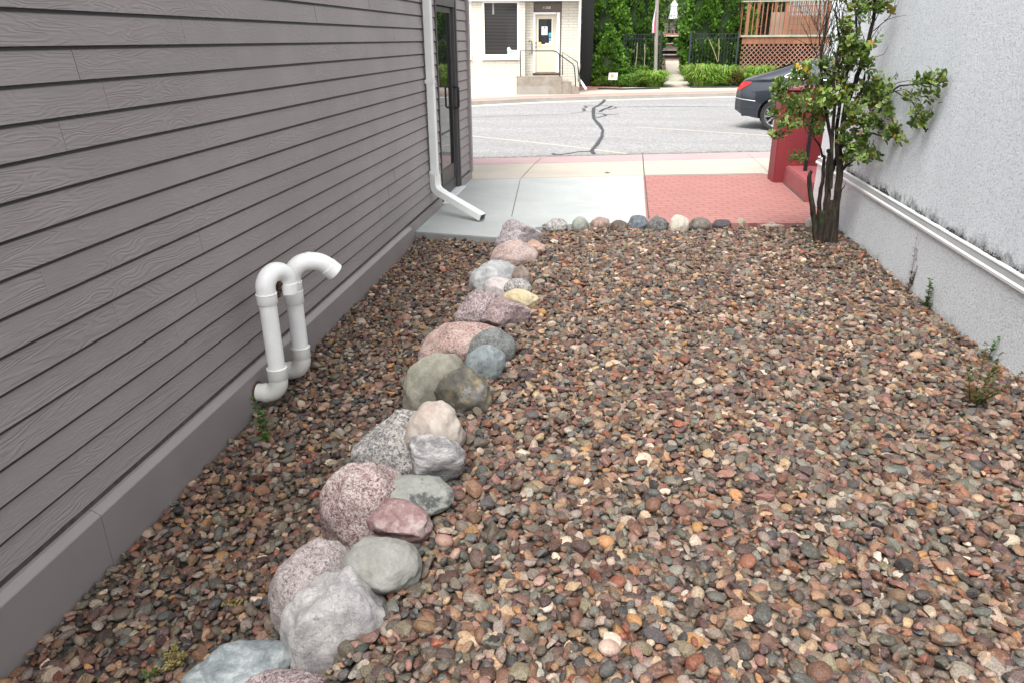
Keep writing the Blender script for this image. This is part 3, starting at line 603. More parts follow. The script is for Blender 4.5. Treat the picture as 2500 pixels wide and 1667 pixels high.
ANG = {'b3': .75, 'b8': .3, 'b4': .25, 'b12': .22, 'b16': .3, 'b1': .4, 'b2': .4, 'b23': .35, 'b13': .25, 'b6': .8, 'b10': .6, 'b9': .5, 'b17': .6, 'b26': .6, 'b19': .5, 'r1': .6, 'b11': .35, 'b21': .4, 'b18': .4, 'b25': .6, 'r10': .5, 'b7': .25}
RS = {'b5', 'b6', 'b7', 'b10', 'b11', 'b13', 'b14', 'b15', 'b17', 'b19', 'b20', 'b22', 'b25'}
YW = {'b4': .6, 'b8': .45, 'b12': .7, 'b16': .62, 'b18': .7, 'b23': .65, 'b9': .6, 'b1': .5, 'b17': .3, 'b24': .4, 'b26': .4, 'b15': .5, 'b14': .5}
PULL = {}
for k_ in RS:
    x, y = BT[k_][:2]; kp = 1
    for _ in range(5): kp = (H-gz(max(x*kp, -.76), y*kp))/(H-BG(k_, y))
    PULL[k_] = kp-.012
def stone(name, key):
    x, y, a, b, c = BT[key]; kp = PULL.get(key, 1); r_ = np.random.default_rng(abs(hash(key)) % 1000 if False else sum(map(ord, key))*7)
    V = ICO5[0].copy(); an = ANG.get(key, .18)+.12
    for _ in range(14):
        nn = r_.normal(size=3); nn /= np.linalg.norm(nn); d = r_.uniform(1-.42*an, 1.0)
        s_ = V@nn-d; V -= np.outer(np.maximum(s_, 0)*.92, nn)
    o3 = r_.uniform(0, 50, 3); amp = .05+.06*an; D = np.empty(len(V))
    for i, v in enumerate(V):
        p = Vector(v*1.3+o3); D[i] = noise.noise(p)*amp*1.6+noise.noise(p*2.7)*amp*.6+noise.noise(p*7)*amp*.28+noise.noise(p*16)*.009-abs(noise.noise(p*2.1+Vector((9, 3, 1))))*amp*.9
    V = V*(1+D)[:, None]
    V /= np.array([np.abs(V[:, i]).max() for i in range(3)])
    a, b, c = a*1.06, b*1.06, c*1.04+.006
    g = BG(key, y)+(.004 if key[0] == 'b' else -.008); yaw = YW.get(key, r_.uniform(-.25, .25)); 
    if key in YW: q_ = 1+.16*YW[key]; a, b = a*q_, b*(1-.42*YW[key])
    cc, ss = math.cos(yaw), math.sin(yaw)
    W = V*np.array([a, b, c]); W = np.stack([W[:, 0]*cc-W[:, 1]*ss, W[:, 0]*ss+W[:, 1]*cc, W[:, 2]], 1)
    W *= kp; zc_ = H-(H-(g+.3*c))*kp
    o = npmesh(name, W, ICO5[1], SM[key], smooth=True); o.location = (x*kp, y*kp, zc_)
    grp = 'boulders in a line down the gravel bed' if key[0] == 'b' else 'border row of round stones in front of the patio'
    return tag(o, SL[key], 'boulder' if key[0] == 'b' else 'stone', grp)
for k_ in BT: stone('boulder' if k_[0] == 'b' else 'border_stone', k_)

def pebble_proto(sub, seed):
    bm_ = bmesh.new(); bmesh.ops.create_icosphere(bm_, subdivisions=sub, radius=1)
    V = np.array([v.co[:] for v in bm_.verts]); Fc = np.array([[v.index for v in f.verts] for f in bm_.faces]); bm_.free()
    r_ = np.random.default_rng(seed); ang = r_.choice([.15, .4, .62, .75], p=[.2, .25, .35, .2])
    for _ in range(int(5+7*ang)):
        nn = r_.normal(size=3); nn /= np.linalg.norm(nn); d = r_.uniform(1-.8*ang, 1-.2*ang)
        V -= np.outer(np.maximum(V@nn-d, 0), nn)
    flat = ang > .5
    V *= (1+r_.normal(0, .012 if flat else .035, len(V)))[:, None]
    V /= np.array([np.abs(V[:, i]).max() for i in range(3)]); return V, Fc, flat
NPR = 32
PR2 = [pebble_proto(3 if False else 2, 100+i) for i in range(NPR)]; PR1 = PR2
pal = np.array([[.17, .095, .065], [.15, .09, .07], [.24, .15, .095], [.33, .22, .13], [.10, .07, .06], [.24, .11, .06], [.39, .30, .19], [.16, .155, .13], [.07, .073, .076], [.10, .12, .12], [.31, .23, .185], [.46, .40, .32], [.54, .50, .43], [.13, .085, .09], [.18, .17, .115], [.28, .10, .06], [.40, .23, .09], [.25, .23, .20], [.125, .11, .09], [.25, .145, .12], [.17, .19, .165], [.30, .30, .265]])
pw = np.array([7, 6, 7, 6, 6, 3.5, 5, 8, 7, 4.5, 5, 3.6, 1.5, 3.5, 5.5, 1.5, 1.5, 7, 7, 6.5, 5, 4.]); pw /= pw.sum()
pts = []
for lay, (sp, dz, keep) in enumerate(((.036, -.012, 1.0), (.042, .003, .70), (.062, .013, .38))):
    nx, ny = int(4.66/sp), int((8.62-.55)/(sp*.87))
    jj, ii = np.meshgrid(np.arange(ny), np.arange(nx), indexing='ij')
    X = -2.085+(ii+.5*(jj % 2))*sp+RNG.uniform(-.4, .4, ii.shape)*sp; Y = .55+jj*sp*.87+RNG.uniform(-.4, .4, ii.shape)*sp
    m_ = RNG.random(X.shape) < keep; pts.append(np.stack([X[m_], Y[m_], np.full(m_.sum(), dz)], 1))
pts = np.concatenate(pts)
lim = np.interp(pts[:, 0], [-2.2, -1.19, -.8, -.35, .4, 2.6], [7.58, 7.43, 7.94, 8.15, 8.27, 8.47])
ok = (pts[:, 1] < lim) & (pts[:, 0] > -2.07) & (pts[:, 0] < 2.50)
for k_, (x, y, a, b, c) in BT.items():
    kp = PULL.get(k_, 1); x, y, a, b = x*kp, y*kp, a*kp, b*kp; dd_ = ((pts[:, 0]-x)/a)**2+((pts[:, 1]-y)/b)**2; ok &= dd_ > .5
ex_ = np.stack([RNG.uniform(-.76, -.38, 130), RNG.uniform(1.7, 7.6, 130), np.full(130, .016)], 1); ex_ = ex_[[all(((x-BT[k][0]*PULL.get(k, 1))/BT[k][2])**2+((y-BT[k][1]*PULL.get(k, 1))/BT[k][3])**2 > .9 for k in BT) for x, y, _ in ex_]]
pts = np.concatenate([pts[ok], ex_]); N = len(pts)
L_ = np.clip(RNG.lognormal(math.log(.0228), .30, N), .010, .046); L_[-len(ex_):] = RNG.uniform(.028, .044, len(ex_)); L_ *= 1+.12*np.clip((pts[:, 0]+.9), -.5, .6)
sc3 = np.stack([L_, L_*RNG.uniform(.52, .95, N), L_*RNG.uniform(.34, .70, N)], 1)
Z = np.array([gz(x, y) for x, y, _ in pts])+pts[:, 2]+RNG.uniform(-.008, .008, N)
yaw = RNG.uniform(0, 2*np.pi, N); tl = np.abs(RNG.normal(0, .42, N)); ta = RNG.uniform(0, 2*np.pi, N)
def rotm(yaw, tl, ta):
    n = len(yaw); cz, sz = np.cos(yaw), np.sin(yaw); R = np.zeros((n, 3, 3)); R[:, 0, 0] = cz; R[:, 0, 1] = -sz; R[:, 1, 0] = sz; R[:, 1, 1] = cz; R[:, 2, 2] = 1
    ax = np.stack([np.cos(ta), np.sin(ta), 0*ta], 1); K = np.zeros((n, 3, 3)); K[:, 0, 2] = ax[:, 1]; K[:, 1, 2] = -ax[:, 0]; K[:, 2, 0] = -ax[:, 1]; K[:, 2, 1] = ax[:, 0]
    T = np.eye(3)+np.sin(tl)[:, None, None]*K+(1-np.cos(tl))[:, None, None]*(K@K); return T@R
RM = rotm(yaw, tl, ta)
ci = RNG.choice(len(pal), N, p=pw); col = pal[ci]; gm = col.mean(1, keepdims=True); col = (gm+(col-gm)*.88)*RNG.uniform(.50, 1.28, (N, 1))*RNG.uniform(.95, 1.05, (N, 3))*np.array([.85, .735, .675])
# damp leaf litter darkens the bed around the shrub
Vs, Fs, Cs, base, SMF = [], [], [], 0, []
pid = RNG.integers(0, NPR, N)
for q_ in range(NPR):
    idx = np.where(pid == q_)[0]; V, Fc, fl_ = PR2[q_]
    W = np.einsum('nij,nvj->nvi', RM[idx], V[None]*sc3[idx][:, None, :])+np.stack([pts[idx, 0], pts[idx, 1], Z[idx]], 1)[:, None, :]
    nV = len(V); Fq = Fc[None]+(base+np.arange(len(idx))*nV)[:, None, None]
    Vs.append(W.reshape(-1, 3)); Fs.append(Fq.reshape(-1, 3)); Cs.append(np.repeat(col[idx], nV, 0)); base += len(idx)*nV; SMF.append(np.full(len(idx)*len(Fc), not fl_))
g_ = npmesh('gravel', np.concatenate(Vs), np.concatenate(Fs), MAT['gravel'], np.concatenate(Cs), True); g_.data.polygons.foreach_set('use_smooth', np.concatenate(SMF))
tag(g_, 'mixed brown, grey and tan river gravel covering the bed', 'gravel', kind='stuff')
print('pebbles', N, 'tris', sum(len(f) for f in Fs))

# ================================================================== white PVC vent pipes
def arc(c, r, a0, a1, d, n=10):      # in the vertical plane of direction d
    return [(c[0]+d[0]*r*math.cos(a0+(a1-a0)*i/n), c[1]+d[1]*r*math.cos(a0+(a1-a0)*i/n), c[2]+r*math.sin(a0+(a1-a0)*i/n)) for i in range(n+1)]
PX = -1.93; PR = .050
a_ = onX(651.6, 729, PX); b_ = onX(677, 908, PX); Y1 = (a_[1]+b_[1])/2; zt1, zb1 = a_[2], b_[2]
a2 = onX(721, 725, PX); b2 = onX(731.8, 859.6, PX); Y2 = (a2[1]+b2[1])/2; zt2, zb2 = a2[2], b2[2]
print('pipes', Y1, Y2, zt1, zb1, zt2, zb2, a_[1], b_[1], a2[1], b2[1])
def ring(mb, x, y, z0, z1, r=.0585): return mb.lathe((x, y, 0), [(PR, z0-.001), (r-.002, z0), (r, z0+.003), (r, z1-.004), (r+.002, z1-.003), (r+.002, z1), (PR, z1+.001)], 28)
def pvc(name, label, Y, zb, zt):
    t = thing(name, label, 'pipe', (PX, Y, .05), 'white pipes out of the grey siding')
    obj('riser', MB().lathe((PX, Y, 0), [(PR, zb-.02), (PR, zt+.02)], 28), MAT['pvc'], t, smooth=True)
    eb = [(PX, Y, zb-.03)]+[(PX-.085*(1-math.cos(q)), Y, zb-.055-.085*math.sin(q)) for q in [math.pi/2*i/9 for i in range(10)]]
    el_ = obj('lower_elbow', MB().tube(eb, .0555, 28), MAT['pvcg'], t, smooth=True)
    obj('coupling', ring(MB(), PX, Y, zb-.04, zb+.03), MAT['pvcg'], t, smooth=True)
    zc = zb-.14
    obj('wall_stub', MB().tube([(PX-.085, Y, zc), (-2.075, Y, zc)], .0535, 28).tube([(PX-.078, Y, zc), (PX-.10, Y, zc)], .0585, 28), MAT['pvcg'], t, smooth=True)
    obj('wall_collar', MB().tube([(-2.077, Y, zc), (-2.07, Y, zc)], .068, 28), MAT['mud'], t, smooth=True)
    return t
t = pvc('vent_pipe', 'nearer white plastic pipe ending in a tight downward hook', Y1, zb1, zt1)
obj('coupling', ring(MB(), PX, Y1, zt1-.03, zt1+.03), MAT['pvc'], t, smooth=True)
d = np.array([.40, .92]); R1 = .080; ca = (PX+d[0]*R1, Y1+d[1]*R1, zt1+.055)
arcp = arc(ca, R1, math.pi, .0, d, 18)
obj('hook_bend', MB().tube([(PX, Y1, zt1+.02)]+arcp+[(arcp[-1][0], arcp[-1][1], zt1+.035)], .0555, 28), MAT['pvc'], t, smooth=True)
ex, ey = arcp[-1][:2]
obj('end_socket', MB().lathe((ex, ey, 0), [(.046, zt1+.0), (.046, zt1-.01), (.059, zt1-.01), (.059, zt1+.05), (.0555, zt1+.051)], 28), MAT['pvc'], t, smooth=True)
mbm = MB(); rm = random.Random(4)
for i in range(90):
    p = (ex-d[0]*.065+rm.uniform(-.018, .018), ey-d[1]*.065+rm.uniform(-.025, .02), zt1+rm.uniform(-.01, .07)); s_ = rm.uniform(.006, .014)
    mbm.lathe(p, [(s_*.3, -s_*.7), (s_, 0), (s_*.3, s_*.7)], 5)
tag(obj('insect_nest', mbm, MAT['mud']), 'brown mud nest in the hook of the nearer white pipe', 'nest')
t = pvc('vent_pipe', 'farther white plastic pipe curving over to an open end', Y2, zb2, zt2)
obj('coupling', ring(MB(), PX, Y2, zt2-.035, zt2+.045), MAT['pvc'], t, smooth=True)
d = np.array([.86, .51]); z0 = zt2+.055
obj('riser_top', MB().lathe((PX, Y2, 0), [(PR, zt2+.04), (PR, z0+.03)], 28), MAT['pvc'], t, smooth=True)
obj('coupling', ring(MB(), PX, Y2, z0, z0+.05), MAT['pvc'], t, smooth=True)
R2 = .105; c = (PX+d[0]*R2, Y2+d[1]*R2, z0+.06); A1 = arc(c, R2, math.pi, math.pi/2, d, 10)
obj('upper_elbow', MB().tube([(PX, Y2, z0+.04)]+A1+[(A1[-1][0]+d[0]*.01, A1[-1][1]+d[1]*.01, A1[-1][2])], .0555, 28), MAT['pvc'], t, smooth=True)
s0 = np.array(A1[-1])+np.array([d[0], d[1], 0])*.012
obj('coupling', MB().tube([tuple(s0-np.array([d[0], d[1], 0])*.012), tuple(s0+np.array([d[0], d[1], 0])*.012)], .0585, 28), MAT['pvc'], t, smooth=True)
c = (s0[0], s0[1], s0[2]-.15); A2 = arc(c, .15, math.pi/2, math.radians(40), d, 8)
obj('end_elbow', MB().tube(A2, .0555, 28), MAT['pvc'], t, smooth=True)
e0 = np.array(A2[-1]); td = np.array(A2[-1])-np.array(A2[-2]); td /= np.linalg.norm(td)
obj('end_socket', MB().lathe(tuple(e0-td*.012), [(.0555, -.001), (.0595, 0), (.0595, .06), (.050, .06), (.048, .02)], 28, td), MAT['pvc'], t, smooth=True)

# ================================================================== small plants in the gravel
def leafquad(mb, p, d, n, L, W, col, fold=.15):
    d = Vector(d).normalized(); n = Vector(n); s_ = d.cross(n)
    if s_.length < 1e-3: s_ = d.cross(Vector((1, 0, .1)))
    s_.normalize(); n = s_.cross(d); p = Vector(p)
    V = [p, p+d*L*.45+s_*W*.5+n*L*fold*.4, p+d*L*.8+s_*W*.42+n*L*fold*.2, p+d*L-n*L*.05, p+d*L*.8-s_*W*.42+n*L*fold*.2, p+d*L*.45-s_*W*.5+n*L*fold*.4, p+d*L*.5, p+d*L*.8]
    mb.add([tuple(v) for v in V], [(0, 1, 6), (1, 2, 7, 6), (2, 3, 7), (3, 4, 7), (4, 5, 6, 7), (5, 0, 6)], 0, col)
def weed(name, label, cat, px, py, h, nst, lw, cols, seed, lean=(0, 0), dens=26, spread=.3, stemcol=(.10, .12, .04)):
    p = onZ(px, py, .03); g = gz(p[0], p[1]); p = onZ(px, py, g); p[0] = min(p[0], 2.462); r_ = random.Random(seed)
    t = thing(name, label, cat, (p[0], p[1], g)); sm = MB(); lm = MB()
    for s_ in range(nst):
        a = r_.uniform(0, 6.28); hh = h*r_.uniform(.6, 1) if s_ else h; pp = []; q = Vector((p[0]+r_.uniform(-.01, .01), p[1]+r_.uniform(-.01, .01), g-.02)); dirv = Vector((math.cos(a)*spread*(s_ > 0)+lean[0], math.sin(a)*spread*(s_ > 0)+lean[1], 1)).normalized()
        nseg = 8
        for i in range(nseg+1):
            pp.append(tuple(q)); dirv = (dirv+Vector((r_.uniform(-.12, .12), r_.uniform(-.12, .12), .05))).normalized(); q = q+dirv*hh/nseg
        sm.tube(pp, [max(.001, .0026*(1-i/(nseg+2))) for i in range(nseg+1)], 5, col=stemcol)
        for i in range(int(dens*hh/.3)):
            f = r_.uniform(.12, 1)*nseg; j = min(nseg-1, int(f)); b0 = Vector(pp[j]).lerp(Vector(pp[j+1]), f-j); aa = r_.uniform(0, 6.28)
            leafquad(lm, b0, (math.cos(aa), math.sin(aa), r_.uniform(.1, .7)), (0, 0, 1), lw*r_.uniform(.6, 1.2)*(1.1-.5*f/nseg), lw*.5*r_.uniform(.7, 1.1), r_.choice(cols))
    obj('stem', sm, MAT['leaf2'], t, col=True); obj('leaves', lm, MAT['leaf2'], t, col=True)
GRN = [(.05, .16, .02), (.07, .20, .03), (.09, .24, .04), (.04, .11, .02)]; BRN = [(.10, .05, .025), (.16, .07, .03), (.07, .05, .02)]; OLV = [(.10, .13, .03), (.07, .10, .02), (.16, .12, .03), (.05, .08, .02)]
weed('weed', 'bright green weed sprouting below the nearer white pipe', 'weed', 641, 1082, .30, 2, .045, GRN, 1, (0, 0), 30, .12)
weed('dead_weed', 'dry brown weed stalk standing against the stucco wall', 'weed', 2228, 712, .50, 3, .030, BRN, 2, (.12, 0), 26, .35, (.07, .03, .02))
weed('weed', 'small green weed against the stucco wall beside the dry stalk', 'weed', 2290, 755, .26, 3, .045, GRN[:2]+OLV, 3, (0, 0), 30, .2)
weed('weed', 'reddish green bushy weed nearest the stucco wall foot', 'weed', 2372, 985, .38, 8, .034, OLV+[(.2, .06, .03)], 4, (.2, .1), 40, .8)
weed('weed', 'thin green weed tip close to the wall above the bushy one', 'weed', 2415, 880, .20, 2, .036, GRN, 6, (0, 0), 34, .1)
weed('grass_sprout', 'tiny grass sprout at the bottom edge left of the blue rock', 'weed', 372, 1655, .07, 4, .03, GRN, 7, (0, 0), 20, .6)
weed('withered_weed', 'withered yellow weed in the gravel left of the mauve boulder', 'weed', 420, 1620, .09, 16, .022, [(.36, .30, .10), (.26, .22, .08), (.42, .34, .15)], 8, (0, 0), 50, 1.1, (.25, .2, .08))
weed('withered_weed', 'smaller withered tuft above the yellow one in the gravel', 'weed', 568, 1475, .06, 12, .020, [(.36, .30, .10), (.26, .22, .08), (.30, .20, .1)], 9, (0, 0), 50, 1.1, (.25, .2, .08))
weed('weed', 'low olive weed near the mauve boulder in the left gravel', 'weed', 600, 1255, .07, 6, .02, OLV, 10, (0, 0), 40, 1)

# ================================================================== the multi-stemmed shrub in front of the stucco wall
TY = 7.72
t = thing('shrub_tree', 'multi-stemmed evergreen shrub tree with dead twigs by the stucco wall', 'tree', (2.24, TY, .06))
def wallY(x, y): 
    p = onX(x, y, 2.53); return p[1] if p[1] > 0 else 99
def TP(x, y, dy=0.0):
    Y = TY+dy; wy = wallY(x, y)
    if y > 370: wy = min(wy, 99)
    Y = min(Y, wy-.10 if x > 2040 else 99); return onY(x, y, Y)
C3 = lambda x, y, dy=0: TP(1750+x/3.92, y/3.92, dy)
C4 = lambda x, y, dy=0: TP(1750+x/3.136, 350+y/3.136, dy)
tk = MB()
def limb(pts, r0, r1, n=9, wob=.006):
    pts = [Vector(p) for p in pts]; Q = []
    for i in range(len(pts)-1):
        for k in range(3): Q.append(pts[i].lerp(pts[i+1], k/3)+Vector((random.uniform(-wob, wob), random.uniform(-wob, wob), 0))*(0 if k == 0 else 1))
    Q.append(pts[-1]); m_ = len(Q)
    tk.tube(Q, [r0+(r1-r0)*i/(m_-1) for i in range(m_)], n); return Q
random.seed(31)
limb([C4(770, 800), C4(750, 600), C4(722, 420, -.04), C4(708, 260, -.05), C4(724, 215, -.05)], .034, .017)
limb([C4(800, 800, .04), C4(780, 560, .05), C4(792, 400, .06), C4(815, 250, .08), C4(824, 100, .1), C3(1010, 1500, .1), C3(985, 1400, .1), C3(920, 1300, .1)], .027, .006)
limb([C4(838, 800), C4(832, 600), C4(850, 400), C4(852, 200), C4(868, 60), C3(1060, 1450)], .040, .019)
limb([C4(888, 810, .02), C4(905, 600, .0), C4(925, 400), C4(942, 200), C4(930, 30), C3(1200, 1400), C3(1205, 1250), C3(1240, 1000), C3(1330, 790), C3(1385, 600), C3(1450, 400), C3(1500, 200), C3(1515, 0), C3(1540, -300), C3(1560, -700)], .040, .009)
S5 = limb([C4(868, 250, .08), C3(1150, 1500, .1), C3(1150, 1200, .1), C3(1180, 950, .1), C3(1280, 600, .1), C3(1345, 330, .1), C3(1330, 120, .1), C3(1290, -40, .1), C3(1270, -500, .1)], .021, .005)
limb([C4(870, 350, -.05), C3(1100, 1400, -.06), C3(1060, 1150, -.06), C3(1010, 850, -.06), C3(990, 600, -.05), C3(1010, 420, -.05), C3(1060, 200, -.05), C3(1130, 0, -.05)], .02, .005)
limb([C4(862, 300), C3(1130, 1000, -.1), C3(1120, 700, -.1), C3(1180, 400, -.1), C3(1130, 100, -.1), C3(1180, -150, -.1)], .018, .004)
limb([C4(790, 830), C4(800, 700), C4(812, 520)], .066, .036); limb([C4(862, 840), C4(868, 700), C4(872, 440)], .078, .040); limb([C4(830, 830, .08), C4(838, 560, .08)], .07, .045)
limb([C3(1340, 1000), C3(1420, 700), C3(1395, 850), C3(1340, 1000)], .008, .004)
limb([C4(940, 240), C4(985, 180), C4(1030, 150), C4(1080, 110)], .012, .006); limb([C4(950, 380), C4(985, 310)], .008, .003)
limb([C3(1560, 1000), C3(1640, 900), C3(1750, 825), C3(1900, 812), C3(1985, 800), C3(2100, 820), C3(2200, 760)], .009, .004)
limb([C3(1700, 880), C3(1800, 860), C3(1900, 905)], .004, .002); limb([C3(1690, 870), C3(1850, 960), C3(1915, 1060), C3(1960, 1120)], .005, .003)
limb([C3(1650, 890), C3(1720, 800), C3(1830, 775), C3(1960, 790)], .004, .002)
limb([C3(1300, 1250), C3(1500, 1280), C3(1650, 1330), C3(1760, 1290)], .010, .004); limb([C4(700, 150, -.1), C4(780, 120, -.05), C4(830, 100)], .004, .003)
obj('trunk', tk, MAT['bark'], t, smooth=60, fix=False)
tk = MB()
# dead wiry twigs
def twig(p, d, L, r, depth):
    p = Vector(p); d = Vector(d).normalized(); pts_ = [tuple(p)]; nseg = 5
    for i in range(nseg):
        d = (d+Vector((random.gauss(0, .16), random.gauss(0, .12), .10+random.gauss(0, .08)))).normalized(); p = p+d*L/nseg
        if p.x > 2.51: p.x = 2.51
        pts_.append(tuple(p))
        if depth and random.random() < .62: twig(p, d+Vector((random.uniform(-.8, .8), random.uniform(-.5, .5), random.uniform(-.1, .5))), L*random.uniform(.4, .7), r*.6, depth-1)
    tk.tube(pts_, [r*(1-.75*i/nseg)+.0006 for i in range(nseg+1)], 4, cap=False)
for (x, y, n, L) in ((1010, 620, 13, .40), (1000, 480, 10, .42), (1060, 300, 8, .38), (1160, 560, 8, .36), (1180, 300, 9, .4), (1340, 200, 8, .35), (1440, 420, 7, .4), (1500, 180, 8, .35), (1150, 850, 9, .26), (1400, 650, 5, .3), (1290, -20, 6, .4), (1515, -60, 6, .4)):
    for i in range(int(n*.5)): twig(C3(x+random.uniform(-50, 50), y+random.uniform(-70, 70), random.uniform(-.12, .12)), (random.uniform(-.8, .8), random.uniform(-.4, .3), 1), L*random.uniform(.5, 1.15), .0034, 2)
limb([C3(960, 480, -.2), C3(850, 420, -.25), C3(700, 350, -.3)], .004, .0015, 5); limb([C3(1480, 570), C3(1600, 520), C3(1640, 440)], .003, .001, 5); limb([C3(1600, 200), C3(1700, 170), C3(1820, 145)], .0035, .001, 5)
limb([C3(1440, 420), C3(1560, 250), C3(1650, 180), C3(1740, 20)], .004, .0015, 5); limb([C3(1500, 300), C3(1620, 200), C3(1700, 80), C3(1730, -60)], .005, .0015, 5)
obj('dead_twigs', tk, MAT['bark'], t, fix=False)
CL = [(1120, 1020, 90, 30), (1190, 900, 80, 20), (1130, 720, 70, 20), (1225, 210, 40, 26), (1230, 330, 60, 34), (1330, 350, 50, 22), (1200, 430, 60, 30), (1440, 430, 75, 52), (1330, 480, 90, 60), (1240, 520, 60, 30), (1450, 590, 60, 36), (1340, 560, 50, 16), (875, 630, 50, 22), (580, 790, 50, 24), (590, 870, 60, 30), (690, 820, 50, 22), (755, 690, 34, 16), (740, 730, 34, 12), (880, 760, 80, 46), (600, 900, 70, 34), (720, 990, 95, 60), (900, 930, 100, 60), (1000, 810, 70, 34), (1060, 640, 70, 34), (1000, 610, 50, 18), (1230, 620, 80, 40), (1150, 780, 80, 36),
 (1100, 940, 80, 44), (960, 1090, 95, 56), (830, 1080, 80, 40), (700, 1140, 70, 36), (640, 1180, 50, 18), (520, 1075, 34, 12), (560, 1255, 60, 22), (1250, 860, 80, 34), (1400, 880, 85, 40), (1540, 780, 80, 48), (1600, 880, 80, 50), (1660, 1000, 75, 44), (1500, 960, 90, 50), (1350, 1030, 95, 56), (1470, 1120, 95, 56), (1330, 1200, 90, 48), (1250, 1350, 65, 34), (1400, 1300, 85, 44), (1560, 1160, 60, 28), (1690, 1080, 50, 18), (1735, 1220, 65, 40), (1700, 1290, 45, 18), (1780, 1340, 40, 11), (1290, 1440, 70, 40), (1380, 1390, 60, 24), (1500, 1480, 55, 30), (1440, 1500, 55, 22), (1250, 1520, 50, 22), (1570, 1490, 34, 10),
 (1960, 725, 38, 12), (2090, 760, 60, 26), (2185, 740, 38, 22), (2150, 860, 36, 9), (2030, 870, 40, 12), (2085, 945, 22, 3), (1720, 770, 26, 5), (1700, 860, 24, 5), (1890, 910, 26, 7), (1940, 940, 22, 4), (1820, 930, 22, 4), (1985, 1030, 45, 13), (1930, 1110, 50, 12), (1890, 1190, 34, 7), (2020, 1120, 50, 18), (2010, 1190, 40, 10), (1510, 690, 24, 5), (800, 1490, 36, 16), (745, 1490, 26, 14), (960, 1260, 34, 14), (1000, 1220, 30, 9),
 (1380, 50, 65, 40), (1380, 100, 26, 8), (1490, 30, 50, 22), (1620, 20, 50, 34), (1560, 60, 34, 10), (1300, -90, 70, 40), (1560, -80, 80, 50), (1420, -200, 90, 60), (1250, -330, 80, 46)]
lm = MB(); LC = [(.12, .21, .035), (.085, .155, .03), (.17, .26, .05), (.23, .33, .08), (.05, .095, .02), (.20, .25, .05), (.29, .36, .13)]
rl = random.Random(77)
for (cx, cy, rr_, n) in CL:
    dy0 = rl.uniform(-.2, .08); s0_ = 7.72/3.92/F*1.0*C3(cx, cy)[1]/7.72; k = 0; R_ = rr_*s0_/1.0*1.05
    n = int(n*1.75)
    while k < n:
        m_ = min(n-k, rl.randint(5, 9)); q = Vector((rl.gauss(0, .5), rl.gauss(0, .45), rl.gauss(0, .5)))*R_; hub = Vector(C3(cx, cy, dy0))+q
        hub.x = min(hub.x, 2.49); td_ = Vector((rl.gauss(0, .5)+(cx-1200)/1500, rl.gauss(-.2, .4), rl.uniform(.1, 1))).normalized()
        base_c = rl.choice(LC)
        for j in range(m_):
            a = j*2.4+rl.uniform(-.3, .3); u_ = td_.orthogonal().normalized(); v_ = td_.cross(u_); dv = (u_*math.cos(a)+v_*math.sin(a))+td_*rl.uniform(.15, 1.1)
            L = rl.uniform(.042, .074); c_ = base_c if rl.random() < .7 else rl.choice(LC); x_ = rl.random()
            if x_ < .012: c_ = (.55, .33, .03)
            elif x_ < .05: c_ = (.28, .16, .02)
            b = rl.uniform(.75, 1.25); p0_ = hub-td_*.012*j
            if p0_.x+dv.normalized().x*L > 2.52: dv.x = -abs(dv.x)
            leafquad(lm, p0_, dv, td_, L, L*rl.uniform(.5, .64), tuple(q_*b for q_ in c_), rl.uniform(-.1, .3))
        k += m_
obj('foliage', lm, MAT['leaf'], t, col=True, fix=False)
bm_ = MB()
for (x, y) in ((1885, 963), (1990, 1240), (2005, 1250), (1998, 1262), (2110, 900), (2100, 912), (1925, 860), (2015, 1238), (1670, 1270), (700, 1345), (1760, 850)):
    p = C3(x, y, -.02); bm_.lathe(p, [(.001, -.008), (.006, -.005), (.009, 0), (.006, .005), (.001, .008)], 8)
tag(obj('berries', bm_, plain('dark_berry', (.012, .01, .02), .3, .2), t, smooth=True), kind='stuff')
# leaf litter and a few fallen twigs under the shrub
mb = MB(); rl = random.Random(12)
for i in range(420):
    x = rl.gauss(2.18, .28); y = rl.gauss(7.35, .55)
    if x > 2.49 or y > 8.3 or y < 5.2: continue
    a = rl.uniform(0, 6.28); leafquad(mb, (x, y, gz(x, y)+rl.uniform(.012, .026)), (math.cos(a), math.sin(a), rl.uniform(-.15, .25)), (0, 0, 1), rl.uniform(.025, .05), .02, rl.choice([(.06, .035, .02), (.10, .055, .03), (.04, .028, .02), (.14, .07, .03), (.03, .022, .018)]))
for i in range(90):
    y = rl.uniform(3.6, 7.8); x = 2.46-abs(rl.gauss(0, .05)); a = rl.uniform(0, 6.28)
    leafquad(mb, (x, y, gz(x, y)+.02), (math.cos(a), math.sin(a), rl.uniform(0, .3)), (0, 0, 1), rl.uniform(.02, .045), .018, rl.choice([(.2, .09, .03), (.26, .12, .04), (.10, .055, .03)]))
tag(obj('leaf_litter', mb, MAT['leaf2'], col=True, fix=False), 'dry brown fallen leaves on the gravel under the shrub', 'leaf litter', kind='stuff')
